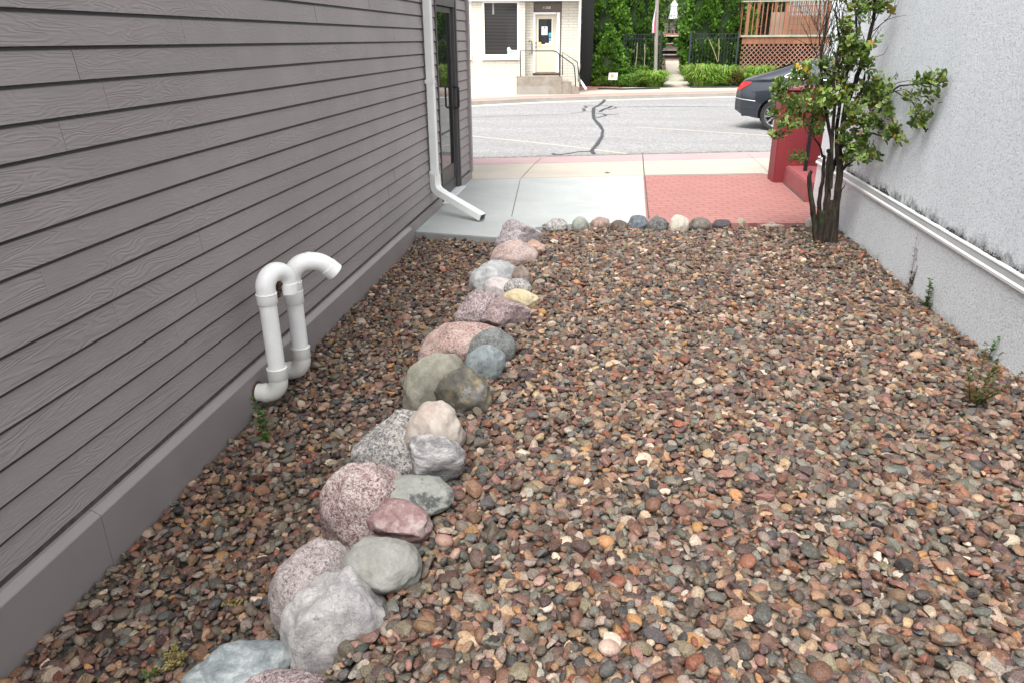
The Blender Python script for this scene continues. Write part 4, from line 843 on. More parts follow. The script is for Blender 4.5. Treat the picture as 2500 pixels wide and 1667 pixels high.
# ================================================================== cream painted brick house across the street
FP = np.array([-3.84, 29.69, 0.]); FD = Vector((.985, .17, 0)).normalized(); FN = Vector((-FD.y, FD.x, 0))       # facade line, inward normal
t = thing('brick_house', 'cream painted brick house with a white sill window and raised side door', 'house', (-3.84, 29.69, .1))
def fp(x, y, set_=0.0):
    p0 = Vector(FP)+FN*set_; p = onP(x, y, tuple(p0), tuple(FN)); return Vector(p)
def loc2(p): v = Vector(p)-Vector(FP); return v.dot(FD), p[2]
def slab(name, x0, x1, y0, y1, s0, s1, mat, parent=None, ref=None, bev=0, z=None):
    """box on the facade: px rectangle at setback s0 (front) going back to s1"""
    a = fp(x0, (y0+y1)/2, s0); b = fp(x1, (y0+y1)/2, s0); zt = fp((x0+x1)/2, y0, s0).z; zb = fp((x0+x1)/2, y1, s0).z
    if z: zb, zt = (z[0] if z[0] is not None else zb), (z[1] if z[1] is not None else zt)
    m_ = MB().obox((a.x, a.y, zb), (b-a)*Vector((1, 1, 0)), FN*(s1-s0), (0, 0, zt-zb))
    return obj(name, m_, mat, parent or t, bevel=bev)
# brick walls (built around the openings)
ztop = 4.2
def wall(x0, x1, z0, z1, s0=0, s1=.3, mat='cream', name='wall', u=None):
    if u is None: u0 = loc2(fp(x0, 120, s0))[0]; u1 = loc2(fp(x1, 120, s0))[0]
    else: u0, u1 = u
    a = Vector(FP)+FD*u0+FN*s0
    return obj(name, MB().obox((a.x, a.y, z0), FD*(u1-u0), FN*(s1-s0), (0, 0, z1-z0)), MAT[mat], t)
uL = -9.0; uw = lambda x, s=0: loc2(fp(x, 90, s))[0]
zs1 = fp(1220, 137).z; zs0 = fp(1220, 149).z; zh = fp(1220, 7).z
zg = fp(1200, 193).z
wall(0, 0, zg, zs0, u=(uL, uw(1283))); wall(0, 0, -.1, zg-.001, 0-.004, .3, 'creamp', 'plinth', u=(uL, uw(1283)))
wall(0, 0, zs0, zh, u=(uL, uw(1100))); wall(1150, 1180, zs0, zh); wall(1264, 1283, zs0, zh)
wall(0, 0, zh, ztop, u=(uL, uw(1283)))
SB = .35
wall(1283.5, 1302, .0, ztop, SB, .6); wall(1370, 1411, .0, ztop, SB, .6); 
a = Vector(FP)+FD*uw(1283); obj('wall', MB().obox((a.x, a.y, -.1), FD*-.02, FN*.62, (0, 0, ztop+.1)), MAT['cream'], t)
slab('transom_board', 1302, 1369, 6, 31, SB+.06, SB+.3, MAT['brown'])
zf = fp(1300, 3).z
a = Vector(FP)+FD*uL-FN*.12; obj('fascia', MB().obox((a.x, a.y, zf), FD*(uw(1412)-uL), FN*.6, (0, 0, 1.2)), MAT['wht'], t)
a = Vector(FP)+FD*uL; obj('side_wall', MB().obox((a.x+FN.x*.6, a.y+FN.y*.6, 0), FD*(uw(1410)-uL), FN*8, (0, 0, ztop)), MAT['creamp'], t)
obj('roof', MB().obox((a.x-FN.x*.2, a.y-FN.y*.2, ztop+.01), FD*(uw(1412)-uL+.2), FN*9, (0, 0, .3)), MAT['trimdk'], t)
slab('corner_board', 1410, 1417, 0, 215, SB-.04, SB+.3, MAT['creamw'], z=(.05, ztop))
# windows
def window(x0, x1, y0, y1, nm):
    wn = slab('window', x0-5, x1+5, y0-4, y0, -.03, .12, MAT['creamw'])
    slab('frame', x0-5, x0, y0, y1, -.02, .12, MAT['creamw'], wn); slab('frame', x1, x1+5, y0, y1, -.02, .12, MAT['creamw'], wn)
    slab('pane', x0, x1, y0, y1, .06, .10, MAT['blind'], wn)
    slab('sill', x0-7, x1+5, y1, y1+14, -.07, .12, MAT['wht'], wn, bev=.01); return wn
w1 = window(1183, 1264-1, 8, 134, ''); w2 = window(1100, 1147, 8, 134, '')
slab('mullion', 1202, 1206, 8, 36, .055, .06, MAT['trim'], w1)
# white dog-eared notice with pale letters in the window corner
pb = fp(1239, 134, .052); mm = MB(); sc_m = (fp(1262, 130, .05)-fp(1239, 130, .05)).length/23
poly = [(0, 0), (24, 0), (24, 10), (10.5, 10), (7, 12.5), (5.5, 16.5), (1, 16.5), (-1, 10.5), (0, 8)]
nt_ = len(poly); V = [pb+FD*(u*sc_m)+Vector((0, 0, v*sc_m)) for u, v in poly]+[pb+FD*(u*sc_m)+Vector((0, 0, v*sc_m))-FN*.01 for u, v in poly]
sg = tag(obj('window_notice', mm.add([tuple(v) for v in V], [tuple(range(nt_)), tuple(range(2*nt_-1, nt_-1, -1))]+[(i, (i+1) % nt_, nt_+(i+1) % nt_, nt_+i) for i in range(nt_)]), MAT['paper']), 'white cut-out notice in the lower right corner of the cream house window', 'notice')
def text(s, p, size, mat, parent, name='lettering', up=(0, 0, 1), right=None, bold=.0):
    cu = bpy.data.curves.new(name, 'FONT'); cu.body = s; cu.size = size; cu.extrude = .003; cu.offset = bold; cu.align_x = 'CENTER'; cu.align_y = 'CENTER'; cu.materials.append(mat)
    o = bpy.data.objects.new(name, cu); sc.collection.objects.link(o); rt = Vector(right or FD); u_ = Vector(up); n_ = rt.cross(u_)
    M_ = Matrix((rt, u_, n_)).transposed().to_4x4(); off = wloc(parent) if parent else Vector((0, 0, 0)); M_.translation = Vector(p)-off
    o.matrix_local = M_
    if parent: o.parent = parent; o.matrix_local = M_
    bpy.context.view_layer.update(); me_ = bpy.data.meshes.new_from_object(o); o2 = bpy.data.objects.new(name, me_); sc.collection.objects.link(o2)
    if parent: o2.parent = parent
    o2.matrix_local = M_; bpy.data.objects.remove(o); o2.name = name
    return o2
text('OPEN', pb+FD*12.5*sc_m+Vector((0, 0, 5*sc_m))-FN*.014, .15, MAT['cyan'], sg, bold=.004)
text('11308', fp(1334.5, 20, SB+.055), .125, MAT['wht'], t, 'house_number')
# door
ds_ = SB+.10
dr = slab('door', 1307, 1358.5, 36, 177, ds_, ds_+.05, MAT['door'])
slab('door_frame', 1302, 1307, 31, 180, SB, ds_+.1, MAT['wht']); slab('door_frame', 1358.5, 1366, 31, 180, SB, ds_+.1, MAT['wht']); slab('door_frame', 1307, 1358.5, 31, 36, SB, ds_+.1, MAT['wht'])
slab('surround', 1366, 1370, 31, 180, SB+.01, ds_+.1, MAT['brown'])
slab('door_glass', 1314.5, 1346.5, 47.5, 109, ds_-.012, ds_+.002, MAT['glass'], dr); 
slab('moulding', 1312, 1349, 109, 112, ds_-.02, ds_, MAT['wht'], dr); slab('moulding', 1312, 1314.5, 45, 109, ds_-.02, ds_, MAT['creamw'], dr); slab('moulding', 1346.5, 1349, 45, 109, ds_-.02, ds_, MAT['creamw'], dr)
slab('threshold', 1301, 1366, 178, 182, SB-.08, ds_+.1, plain('rusty_threshold', (.16, .10, .07), .8, .3))
for y in (105.5, 116): 
    p = fp(1306.5+1, y, ds_-.01); obj('knob', MB().lathe(p, [(.015, 0), (.035, .01), (.04, .03), (.02, .05)], 12, -FN), MAT['black'], dr, smooth=True)
def paper(x0, x1, y0, y1, mat, label, cat, nm):
    a = fp(x0, (y0+y1)/2, ds_-.018); b = fp(x1, (y0+y1)/2, ds_-.018); zt = fp(x0, y0, ds_-.018).z; zb = fp(x0, y1, ds_-.018).z
    return tag(obj(nm, MB().obox((a.x, a.y, zb), (b-a)*Vector((1, 1, 0)), FN*.004, (0, 0, zt-zb)), mat), label, cat)
pp_ = paper(1322, 1336.7, 65.5, 86.5, MAT['paper'], 'white paper notice in the middle of the beige door glass', 'notice', 'door_notice')
c_ = fp(1329.6, 69, ds_-.024); obj('emblem', MB().lathe(c_, [(.001, 0), (.03, .001), (.03, .003)], 12, -FN), MAT['motif'], pp_)
pp_ = paper(1339.8, 1346, 81, 91.8, MAT['cyan'], 'cyan and white sticker on the right of the beige door glass', 'sticker', 'door_sticker')
c_ = fp(1343, 88, ds_-.024); obj('emblem', MB().lathe(c_, [(.001, 0), (.035, .001), (.035, .003)], 12, -FN), plain('teal_ink', (.03, .35, .33), .5), pp_)
paper(1340.2, 1345.8, 94, 100, plain('blue_grey_sticker', (.28, .36, .50), .5), 'small blue grey sticker below the cyan one on the door glass', 'sticker', 'door_sticker')
paper(1341, 1346.2, 101, 109, MAT['paper'], 'white sticker at the lower right corner of the door glass', 'sticker', 'door_sticker'); paper(1331, 1341, 106, 109, MAT['paper'], 'low white sticker strip along the bottom of the door glass', 'sticker', 'door_sticker')
c_ = fp(1318, 107.5, ds_-.02); tag(obj('door_sticker', MB().lathe(c_, [(.001, 0), (.062, .001), (.062, .004)], 16, -FN), MAT['yellowp']), 'round yellow sticker at the lower left of the door glass', 'sticker')
# pull bar beside the door
a = fp(1298.5, 101, SB-.07); b = fp(1298.5, 132, SB-.07)
obj('grab_bar', MB().tube([tuple(a+FN*.07-FD*.1), tuple(a-FD*.1), tuple(a), tuple(b), tuple(b-FD*.1), tuple(b+FN*.07-FD*.1)], .018, 8), MAT['rail'], t, smooth=True)
# roof downspout on the corner with its kick-out
a = fp(1411, 190, SB-.10); q1 = onZ(1441, 206, .18)
obj('downspout', MB().tube([tuple(a+Vector((0, 0, 3.5))), tuple(a), tuple(a+Vector((.06, -.02, -.08))), (q1[0], a.y-.1, .22)], .052, 10), MAT['wht'], t, smooth=True)
# raised concrete porch and steps
ps = thing('porch_steps', 'old stained concrete porch with steps below the beige door', 'steps', (-2.8, 29.9, .1))
def pslab(name, x0, x1, ytop, s0, s1, bev=.015, zb=.04):
    a = fp(x0, 190, s0); b = fp(x1, 190, s0); zt = fp((x0+x1)/2, ytop, s0).z
    return obj(name, MB().obox((a.x, a.y, zb), (b-a)*Vector((1, 1, 0)), FN*(s1-s0), (0, 0, zt-zb)), MAT['concold'], ps, bevel=bev), zt
_, zp = pslab('landing', 1263, 1373, 188, -.75, SB)
_, z2 = pslab('step', 1373.2, 1396, 201, -.75, SB-.05); _, z3 = pslab('step', 1396.2, 1415, 213, -.75, SB-.05)
a = fp(1263, 212, -.762); b = fp(1340, 212, -.762); obj('patch', MB().obox((a.x, a.y, .05), (b-a)*Vector((1, 1, 0)), FN*.01, (0, 0, a.z-.05)), MAT['kerb'], ps)
rl_ = thing('handrail', 'green black pipe railing along the front edge of the porch', 'railing', (-2.8, 29.3, zp))
F0 = lambda x, y, s=-.68: tuple(fp(x, y, s))
def dn(x, y, s, z): p = fp(x, y, s); return (p.x, p.y, z)
obj('rail_pipe', MB().tube([dn(1271, 186, -.68, zp), F0(1270, 125), F0(1300, 125), F0(1350, 125), F0(1358, 127), F0(1366, 134), F0(1398, 157), F0(1402, 164), F0(1404.5, 190), dn(1405.5, 212, -.68, z3)], .021, 8), MAT['rail'], rl_, smooth=True)
obj('post', MB().tube([F0(1365, 133), dn(1366, 187, -.68, zp)], .021, 8), MAT['rail'], rl_, smooth=True)
rl_ = thing('handrail', 'rear green black railing sloping down beside the house corner', 'railing', (-1.9, 30, zp))
obj('rail_pipe', MB().tube([dn(1373, 184, .1, zp), F0(1374, 129, .1), F0(1410, 153, .1), F0(1416, 195, .1), dn(1417, 206, .1, z3)], .021, 8), MAT['rail'], rl_, smooth=True)
obj('post', MB().tube([F0(1411, 155, .1), F0(1412, 200, .1)], .018, 8), MAT['rail'], rl_, smooth=True)
# near-black sheet standing in for the shade in the passage past the corner
tag(obj('passage_shade', MB().obox((-1.62, 34.3, 0), (.50, .1, 0), (.0, .1, 0), (0, 0, 4.6)), MAT['terrd']), 'near-black sheet standing in for the shade in the passage beside the cream house', 'fence')

# ================================================================== conifers
def conifer(name, label, x, y, h, r, seed, n=7000, base=.0, cols=None, rx=1.0):
    z0 = landz(y); t = thing(name, label, 'conifer', (x, y, z0), 'arborvitae behind the iron fence')
    rg = np.random.default_rng(seed)
    n = int(n*1.5); nb = 120; ba = rg.uniform(0, 2*np.pi, nb); bz = rg.uniform(.02, .98, nb); br = rg.uniform(.13, .30, nb)*(1.15-.6*bz)
    def prof(u): return np.where(u < .25, .80+.8*u, np.clip(1.0-.93*((u-.25)/.75)**1.5, .03, 1))
    V = []; Fq = []; Cc = []
    b_ = rg.integers(0, nb, n); dth = rg.normal(0, .15, n); du = rg.normal(0, .032, n); th_ = ba[b_]+dth; u = np.clip(bz[b_]+du, 0, 1); pr_ = prof(bz[b_])
    rad = r*pr_*(.84+.2*rg.random(nb)[b_])*(1.10-.30*np.minimum(1.6, (dth/.15)**2+(du/.032)**2)/1.6) + rg.normal(0, .03, n)*r
    X = x+np.cos(th_)*rad*rx; Y_ = y+np.sin(th_)*rad; Z_ = z0+base+u*h*.97+.05
    cc = np.array(cols or [(.075, .18, .015), (.10, .23, .02), (.14, .28, .03), (.04, .10, .012)])
    for i in range(n):
        c0_ = cc[rg.integers(0, len(cc))]*rg.uniform(.7, 1.35)
        out = np.array([math.cos(th_[i]), math.sin(th_[i]), .9+rg.normal(0, .5)])+rg.normal(0, .35, 3); out /= np.linalg.norm(out)
        s_ = np.cross(out, rg.normal(0, 1, 3)); s_ /= np.linalg.norm(s_)+1e-6; L = rg.uniform(.09, .20)*(1 if r > .9 else .8); W = L*rg.uniform(.28, .5); p = np.array([X[i], Y_[i], Z_[i]]); b0 = len(V)
        V += [p, p+out*L*.5+s_*W, p+out*L, p+out*L*.5-s_*W]; Fq.append((b0, b0+1, b0+2, b0+3)); Cc += [c0_]*4
    npmesh('crown', np.array(V), np.array(Fq), MAT['conifer'], np.array(Cc), False, t)
    pf = [(float(r*.80*prof(np.array(k/14.))), z0+base+h*.97*k/14) for k in range(15)]
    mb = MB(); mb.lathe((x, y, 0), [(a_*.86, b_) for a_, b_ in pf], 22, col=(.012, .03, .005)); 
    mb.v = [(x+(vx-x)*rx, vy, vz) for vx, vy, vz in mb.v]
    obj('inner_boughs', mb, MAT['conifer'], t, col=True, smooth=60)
    obj('trunk', MB().tube([(x, y, z0-.1), (x, y, z0+base+.5)], .07, 8), MAT['bark'], t)
PY = lambda px, Y: onY(px, 100, Y)[0]
conifer('arborvitae', 'broad arborvitae next to the dark passage by the cream house', PY(1473, 36.2), 36.2, 5.6, 1.22, 1, 8500)
conifer('arborvitae', 'tall arborvitae left of the garden path, behind the wooden pole', PY(1548, 37.6), 37.6, 6.0, 1.15, 2, 7500)
conifer('arborvitae', 'low round arborvitae bush in front of the broad one', PY(1464, 34.9), 34.9, 1.25, .62, 3, 3000)
conifer('arborvitae', 'knee-high rounded arborvitae between the notice and the tall one', PY(1490, 34.9), 35.0, 2.15, .85, 4, 4500)
conifer('arborvitae', 'narrow arborvitae just beyond the wooden pole', PY(1585, 39.0), 39.0, 5.4, .75, 5, 4500)
conifer('arborvitae', 'tall arborvitae right of the garden path', PY(1712, 37.8), 37.8, 5.4, 1.05, 6, 8000)
conifer('arborvitae', 'arborvitae beside the cedar deck', PY(1772, 38.0), 38.0, 6.2, 1.25, 7, 8000)
conifer('arborvitae', 'arborvitae low bough mass at the right path edge', PY(1692, 37.8), 37.8, 3.2, .5, 8, 3200)
# background trees beyond the terrace
def leafy(name, label, x, y, h, r, seed, n=4200, cols=None):
    z0 = landz(y); t = thing(name, label, 'tree', (x, y, z0), 'leafy trees behind the terrace'); rg = np.random.default_rng(seed)
    nb = 40; C_ = np.stack([rg.normal(0, .45, nb)*r, rg.normal(0, .45, nb)*r, rg.uniform(.12, .95, nb)*h], 1); b_ = rg.integers(0, nb, n)
    P_ = C_[b_]+rg.normal(0, .26, (n, 3))*r*np.array([1, 1, .8]); P_[:, 2] = np.abs(P_[:, 2]); cc = np.array(cols or [(.04, .10, .02), (.06, .14, .025), (.10, .19, .04), (.025, .06, .015)])
    lum = rg.uniform(.6, 1.5, nb)[b_]; V = np.empty((n, 4, 3)); d_ = rg.normal(0, 1, (n, 3)); d_ /= np.linalg.norm(d_, axis=1)[:, None]; s_ = np.cross(d_, rg.normal(0, 1, (n, 3))); s_ /= np.linalg.norm(s_, axis=1)[:, None]
    L = rg.uniform(.12, .26, n)[:, None]; p = P_+np.array([x, y, z0]); V[:, 0] = p; V[:, 1] = p+d_*L*.5+s_*L*.3; V[:, 2] = p+d_*L; V[:, 3] = p+d_*L*.5-s_*L*.3
    col = cc[rg.integers(0, len(cc), n)]*lum[:, None]
    npmesh('crown', V.reshape(-1, 3), np.arange(4*n).reshape(-1, 4), MAT['leaf2'], np.repeat(col, 4, 0), False, t)
    mb = MB().tube([(x, y, z0-.1), (x+.1, y, z0+h*.3), (x, y+.1, z0+h*.75)], [.16, .12, .05], 8)
    for k in range(6):
        c_ = C_[k]; mb.tube([(x, y, z0+h*(.2+.05*k)), (x+c_[0], y+c_[1], z0+max(.8, c_[2]))], [.06, .02], 6)
    obj('trunk', mb, MAT['bark'], t)
leafy('leafy_tree', 'dense leafy tree directly behind the white umbrella', 6.6, 51.5, 7.5, 2.6, 11, 6000)
leafy('leafy_tree', 'light green leafy tree seen left of the umbrella', 4.0, 50.5, 7, 2.0, 12, 6000, [(.08, .17, .03), (.12, .22, .05), (.05, .11, .02)])
leafy('leafy_tree', 'dark leafy tree seen right of the umbrella', 8.6, 50.0, 7, 2.1, 13, 5000, [(.03, .07, .015), (.045, .10, .02), (.02, .05, .01)])
leafy('leafy_tree', 'leafy tree behind the left arborvitae', .5, 46, 7, 2.6, 14, 4000)
leafy('leafy_tree', 'leafy tree behind the cedar deck', 11.0, 47, 7, 2.8, 15, 4000)
leafy('leafy_tree', 'leafy tree farther left behind the cream house', -7, 44, 8, 3.0, 16, 3500)
leafy('leafy_tree', 'leafy tree farther right behind the deck house', 17, 50, 8, 3.4, 17, 3500)
tag(obj('board_fence', MB().box((-30, 54.5, .5), (30, 54.6, 4.5)), MAT['terrd']), 'dark board fence far behind the leafy trees', 'fence')

# ================================================================== iron fence, pole, banner
def railing(label, x0, x1, Y, zt, zb, npk, y1=None):
    t = thing('iron_fence', label, 'fence', (x0, Y, zb), 'iron picket fence panels'); Yb = y1 or Y
    L = lambda f: (x0+(x1-x0)*f, Y+(Yb-Y)*f)
    for z in (zt-.04, zt-.22, zb+.12):
        a, b = L(0), L(1); obj('rail', MB().obox((a[0], a[1], z), (b[0]-a[0], b[1]-a[1], 0), (0, .03, 0), (0, 0, .02)), MAT['fence'], t)
    mb = MB()
    for i in range(1, npk):
        f = i/npk; p = L(f); mb.box((p[0]-.006, p[1]+.004, zb+.05), (p[0]+.006, p[1]+.022, zt))
    obj('pickets', mb, MAT['fence'], t)
    for f in (0, 1):
        p = L(f); obj('post', MB().box((p[0]-.04, p[1]-.03, zb-.3), (p[0]+.04, p[1]+.05, zt+.05)).box((p[0]-.045, p[1]-.035, zt+.05), (p[0]+.045, p[1]+.055, zt+.07)), MAT['fence'], t)
FY = 36.0; zt = onY(1700, 82, FY)[2]
railing('black iron picket panel left of the garden path', PY(1523, FY), PY(1613.5, FY), FY-.3, zt, .22, 13, FY)
railing('black iron picket panel right of the garden path, before the deck', PY(1686, FY), PY(1802, FY), FY, zt, .30, 15)
x_ = PY(1602, 35.6); t = thing('wooden_pole', 'weathered grey wooden pole at the left of the garden path', 'pole', (x_, 35.6, .2))
obj('shaft', MB().tube([(onY(1602, 170, 35.6)[0], 35.6, .1), (onY(1604, 0, 35.6)[0], 35.6, 2.1+1.7), (onY(1605, 0, 35.6)[0], 35.6, 5.2)], [.085, .08, .07], 12), MAT['pole'], t, smooth=True)
# thin bamboo canes leaning by the fence
for i, (xa, ya, xb, yb, lb) in enumerate(((1572, 170, 1574, 108, 'thin tan cane leaning on the left iron panel'), (1551, 168, 1556, 105, 'pale cane standing in the left bed'), (1752, 152, 1731, 97, 'cane leaning left in front of the right iron panel'), (1754, 150, 1755, 95, 'upright cane in front of the right iron panel'))):
    a, b = onY(xa, ya, 35.4), onY(xb, yb, 35.4); tag(obj('bamboo_cane', MB().tube([tuple(a), tuple((a+b)/2+[.02, 0, 0]), tuple(b)], .012, 6), plain('cane%d' % i, (.42, .36, .22), .7)), lb, 'cane')
# banner hanging from the pole
a = MB(); BP = [(1601, 14, 1603), (1598, 30, 1602), (1595, 45, 1601), (1592.5, 62, 1600), (1591.5, 82, 1600)]
V = []; 
for i, (xl, y, xr) in enumerate(BP):
    V += [tuple(onY(xl, y, 35.5)+[0, .05*math.sin(i*1.7), 0]), tuple(onY((xl+xr)/2, y, 35.5)+[0, -.06, 0]), tuple(onY(xr, y, 35.5))]
k = len(BP); fs = [(i*3+j, i*3+j+1, i*3+j+4, i*3+j+3) for i in range(k-1) for j in range(2)]
V2 = [(x, y+.006, z) for x, y, z in V]; a.add(V+V2, fs+[tuple(15+q for q in f[::-1]) for f in fs])
a.m = [1 if i in (3, 5, 7) else 0 for i in range(8)]+[0]*8
tag(obj('banner', a, [MAT['bannerw'], MAT['bannerr']]), 'narrow white and red banner hanging on the wooden pole', 'banner')

# ================================================================== terrace with table and closed umbrella
TZ = onY(1640, 84, 47)[2]
t = thing('terrace', 'raised terrace edge with brick red boards and a pale stone wall', 'terrace', (5, 46, 1))
def tb(name, px0, px1, y0, y1, Y, dpt, mat, par=None):
    a = onY(px0, y1, Y); b = onY(px1, y0, Y); return obj(name, MB().box((a[0], Y, a[2]), (b[0], Y+dpt, b[2])), mat, par if par else t)
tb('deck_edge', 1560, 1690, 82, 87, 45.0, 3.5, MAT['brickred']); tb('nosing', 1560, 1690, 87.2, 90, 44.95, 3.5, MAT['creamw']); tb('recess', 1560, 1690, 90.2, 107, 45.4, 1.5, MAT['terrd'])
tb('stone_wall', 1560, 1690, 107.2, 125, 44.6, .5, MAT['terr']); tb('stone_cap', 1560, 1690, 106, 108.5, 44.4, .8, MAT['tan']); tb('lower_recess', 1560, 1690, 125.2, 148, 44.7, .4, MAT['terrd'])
tb('plank', 1560, 1690, 133, 136, 44.0, .3, MAT['pole']); tb('brick_course', 1560, 1690, 146, 148.5, 43.5, .5, MAT['brickred']); tb('back_wall', 1560, 1700, 55, 81.8, 49.6, .2, MAT['terr'])
t = thing('metal_table', 'dark round metal patio table under the closed white umbrella', 'table', (5.9, 46.2, TZ))
tc = onY(1645, 76, 46.2); obj('tabletop', MB().lathe((tc[0], 46.2, 0), [(.02, tc[2]-.02), (.55, tc[2]-.02), (.56, tc[2]), (.02, tc[2]+.005)], 24), MAT['black'], t)
for k in range(4):
    q = k*math.pi/2+.5; obj('leg', MB().tube([(tc[0]+.4*math.cos(q), 46.2+.4*math.sin(q), tc[2]-.02), (tc[0]+.25*math.cos(q), 46.2+.25*math.sin(q), tc[2]-.35), (tc[0]+.45*math.cos(q), 46.2+.45*math.sin(q), TZ)], .014, 6), MAT['black'], t)
def mchair(label, px, Y, face):
    p = onY(px, 80, Y); z = TZ+.42; t = thing('metal_chair', label, 'chair', (p[0], Y, TZ), 'metal chairs round the patio table')
    obj('seat', MB().box((p[0]-.22, Y-.22, z), (p[0]+.22, Y+.22, z+.02)), MAT['black'], t); yb = Y+.22*face
    mb = MB().tube([(p[0]-.22, yb, z), (p[0]-.22, yb+.05*face, z+.48), (p[0], yb+.05*face, z+.54), (p[0]+.22, yb+.05*face, z+.48), (p[0]+.22, yb, z)], .014, 6)
    for i in range(-3, 4): mb.tube([(p[0]+.055*i, yb, z), (p[0]+.055*i, yb+.04*face, z+.5)], .006, 4)
    obj('backrest', mb, MAT['black'], t)
    for sx in (-1, 1):
        for sy in (-1, 1): obj('leg', MB().tube([(p[0]+.2*sx, Y+.2*sy, z), (p[0]+.23*sx, Y+.24*sy, TZ)], .012, 5), MAT['black'], t)
mchair('metal chair left of the patio table', 1624, 46.4, 1); mchair('metal chair in front of the patio table', 1641, 45.6, -1); mchair('metal chair right of the patio table', 1660, 46.3, 1)
t = thing('patio_umbrella', 'closed white patio umbrella with a small grey green print', 'umbrella', (tc[0], 46.2, TZ))
q = lambda y: onY(1646, y, 46.2)[2]; ux = onY(1645, 30, 46.2)[0]; pxm = 46.2/F*1.07
obj('pole', MB().tube([(ux, 46.2, TZ), (ux, 46.2, q(2))], .022, 8), MAT['pole'], t)
def fold(prof, n=40):
    V = []; 
    for r, z in prof:
        for j in range(n): rr2 = r*(1+.16*math.cos(8*2*math.pi*j/n)); V.append((ux+rr2*math.cos(2*math.pi*j/n), 46.2+rr2*math.sin(2*math.pi*j/n), z))
    return MB().add(V, [(i*n+j, i*n+(j+1) % n, (i+1)*n+(j+1) % n, (i+1)*n+j) for i in range(len(prof)-1) for j in range(n)])
obj('canopy', fold([(8.5*pxm, q(47)), (7*pxm, q(36)), (5.8*pxm, q(26)), (5.5*pxm, q(16)), (4*pxm, q(13))]), MAT['canvas'], t, smooth=60)
obj('vent_cap', fold([(7*pxm, q(14.5)), (3.6*pxm, q(7)), (.5*pxm, q(1))]), MAT['canvas'], t, smooth=60)
a = Vector((ux, 46.2-7.4*pxm, 0)); V = [(ux-1.6*pxm, a.y, q(40)), (ux+.6*pxm, a.y+.01, q(38)), (ux+2.6*pxm, a.y+.03, q(29)), (ux+.6*pxm, a.y+.02, q(29.5))]
obj('print', MB().add(V+[(x, y+.01, z) for x, y, z in V], [(0, 1, 2, 3), (7, 6, 5, 4), (0, 4, 5, 1), (1, 5, 6, 2), (2, 6, 7, 3), (3, 7, 4, 0)]), MAT['motif'], t)
p = onY(1663, 60, 47); tag(obj('blue_sign', MB().box((p[0]-.12, 47, p[2]-.12), (p[0]+.12, 47.02, p[2]+.12)).box((p[0]-.01, 47.01, TZ), (p[0]+.01, 47.03, p[2])), plain('pale_blue', (.45, .6, .75), .5)), 'small pale blue yard sign right of the umbrella', 'sign')
p = onY(1606, 54, 46.5); tag(obj('yellow_bottle_lamp', MB().lathe((p[0], 46.5, p[2]), [(.03, -.12), (.09, -.1), (.09, 0), (.03, .06), (.03, .12)], 12), MAT['yellowp']), 'small yellow garden lamp beside the wooden pole', 'lamp')

# ================================================================== cedar deck and the house behind it
def DK(x, y, Y): return onY(x, y, Y)
dy = .12    # deck front recedes slightly
DF = lambda px, Y0=36.3: Y0+(px-1813)*.0035
t = thing('cedar_deck', 'orange cedar deck with railing above a diagonal lattice skirt', 'deck', (6.5, 37, .3))
def dbox(name, px0, px1, y0, y1, set_, dpt, mat, par=None, bev=0):
    Y = 36.3+set_; a = DK(px0, (y0+y1)/2, Y); b = DK(px1, (y0+y1)/2, Y); zt_ = DK((px0+px1)/2, y0, Y)[2]; zb_ = DK((px0+px1)/2, y1, Y)[2]
    return obj(name, MB().box((a[0], Y, zb_), (b[0], Y+dpt, zt_)), mat, par or t, bevel=bev)
zdeck = DK(1900, 88, 36.3)[2]; X0 = DK(1812, 90, 36.3)[0]; X1 = DK(2026, 90, 36.3)[0]
obj('floor', MB().box((X0-.1, 36.24, zdeck-.06), (X1+.05, 40.5, zdeck)), MAT['cedarg'], t)
obj('floor_edge', MB().box((X0-.08, 36.19, zdeck-.05), (X1+.05, 36.238, zdeck+.03)), MAT['railg'], t)
obj('fascia', MB().box((X0, 36.25, zdeck-.34), (X1, 36.30, zdeck-.062)), MAT['cedar'], t)
zr = DK(1900, 5, 36.3)[2]
obj('top_rail', MB().box((X0-.12, 36.20, zr), (X1+.1, 36.36, zr+.05)), MAT['railg'], t)
obj('top_rail', MB().box((X0-.12, 36.37, zr), (X0+.03, 40.3, zr+.05)), MAT['railg'], t)
for px in (1825, 1918): 
    x_ = DK(px, 50, 36.3)[0]; obj('post', MB().box((x_-.07, 36.24, zdeck+.031), (x_+.07, 36.34, zr+(1.6 if px > 1900 else -.001))), MAT['cedar'], t)
x_ = DK(2020, 50, 36.3)[0]; obj('post', MB().box((x_-.08, 36.24, zdeck+.031), (x_+.08, 36.34, zr-.001)), MAT['cedar'], t)
for px in list(range(1838, 1912, 11))+list(range(1930, 2012, 11)):
    x_ = DK(px, 50, 36.3)[0]; obj('baluster', MB().box((x_-.022, 36.26, zdeck+.031), (x_+.022, 36.30, zr-.001)), MAT['cedar'], t)
for i in range(9):
    y_ = 36.7+i*.4; obj('baluster', MB().box((X0-.06, y_, zdeck), (X0-.02, y_+.04, zr-.001)), MAT['cedar'], t)
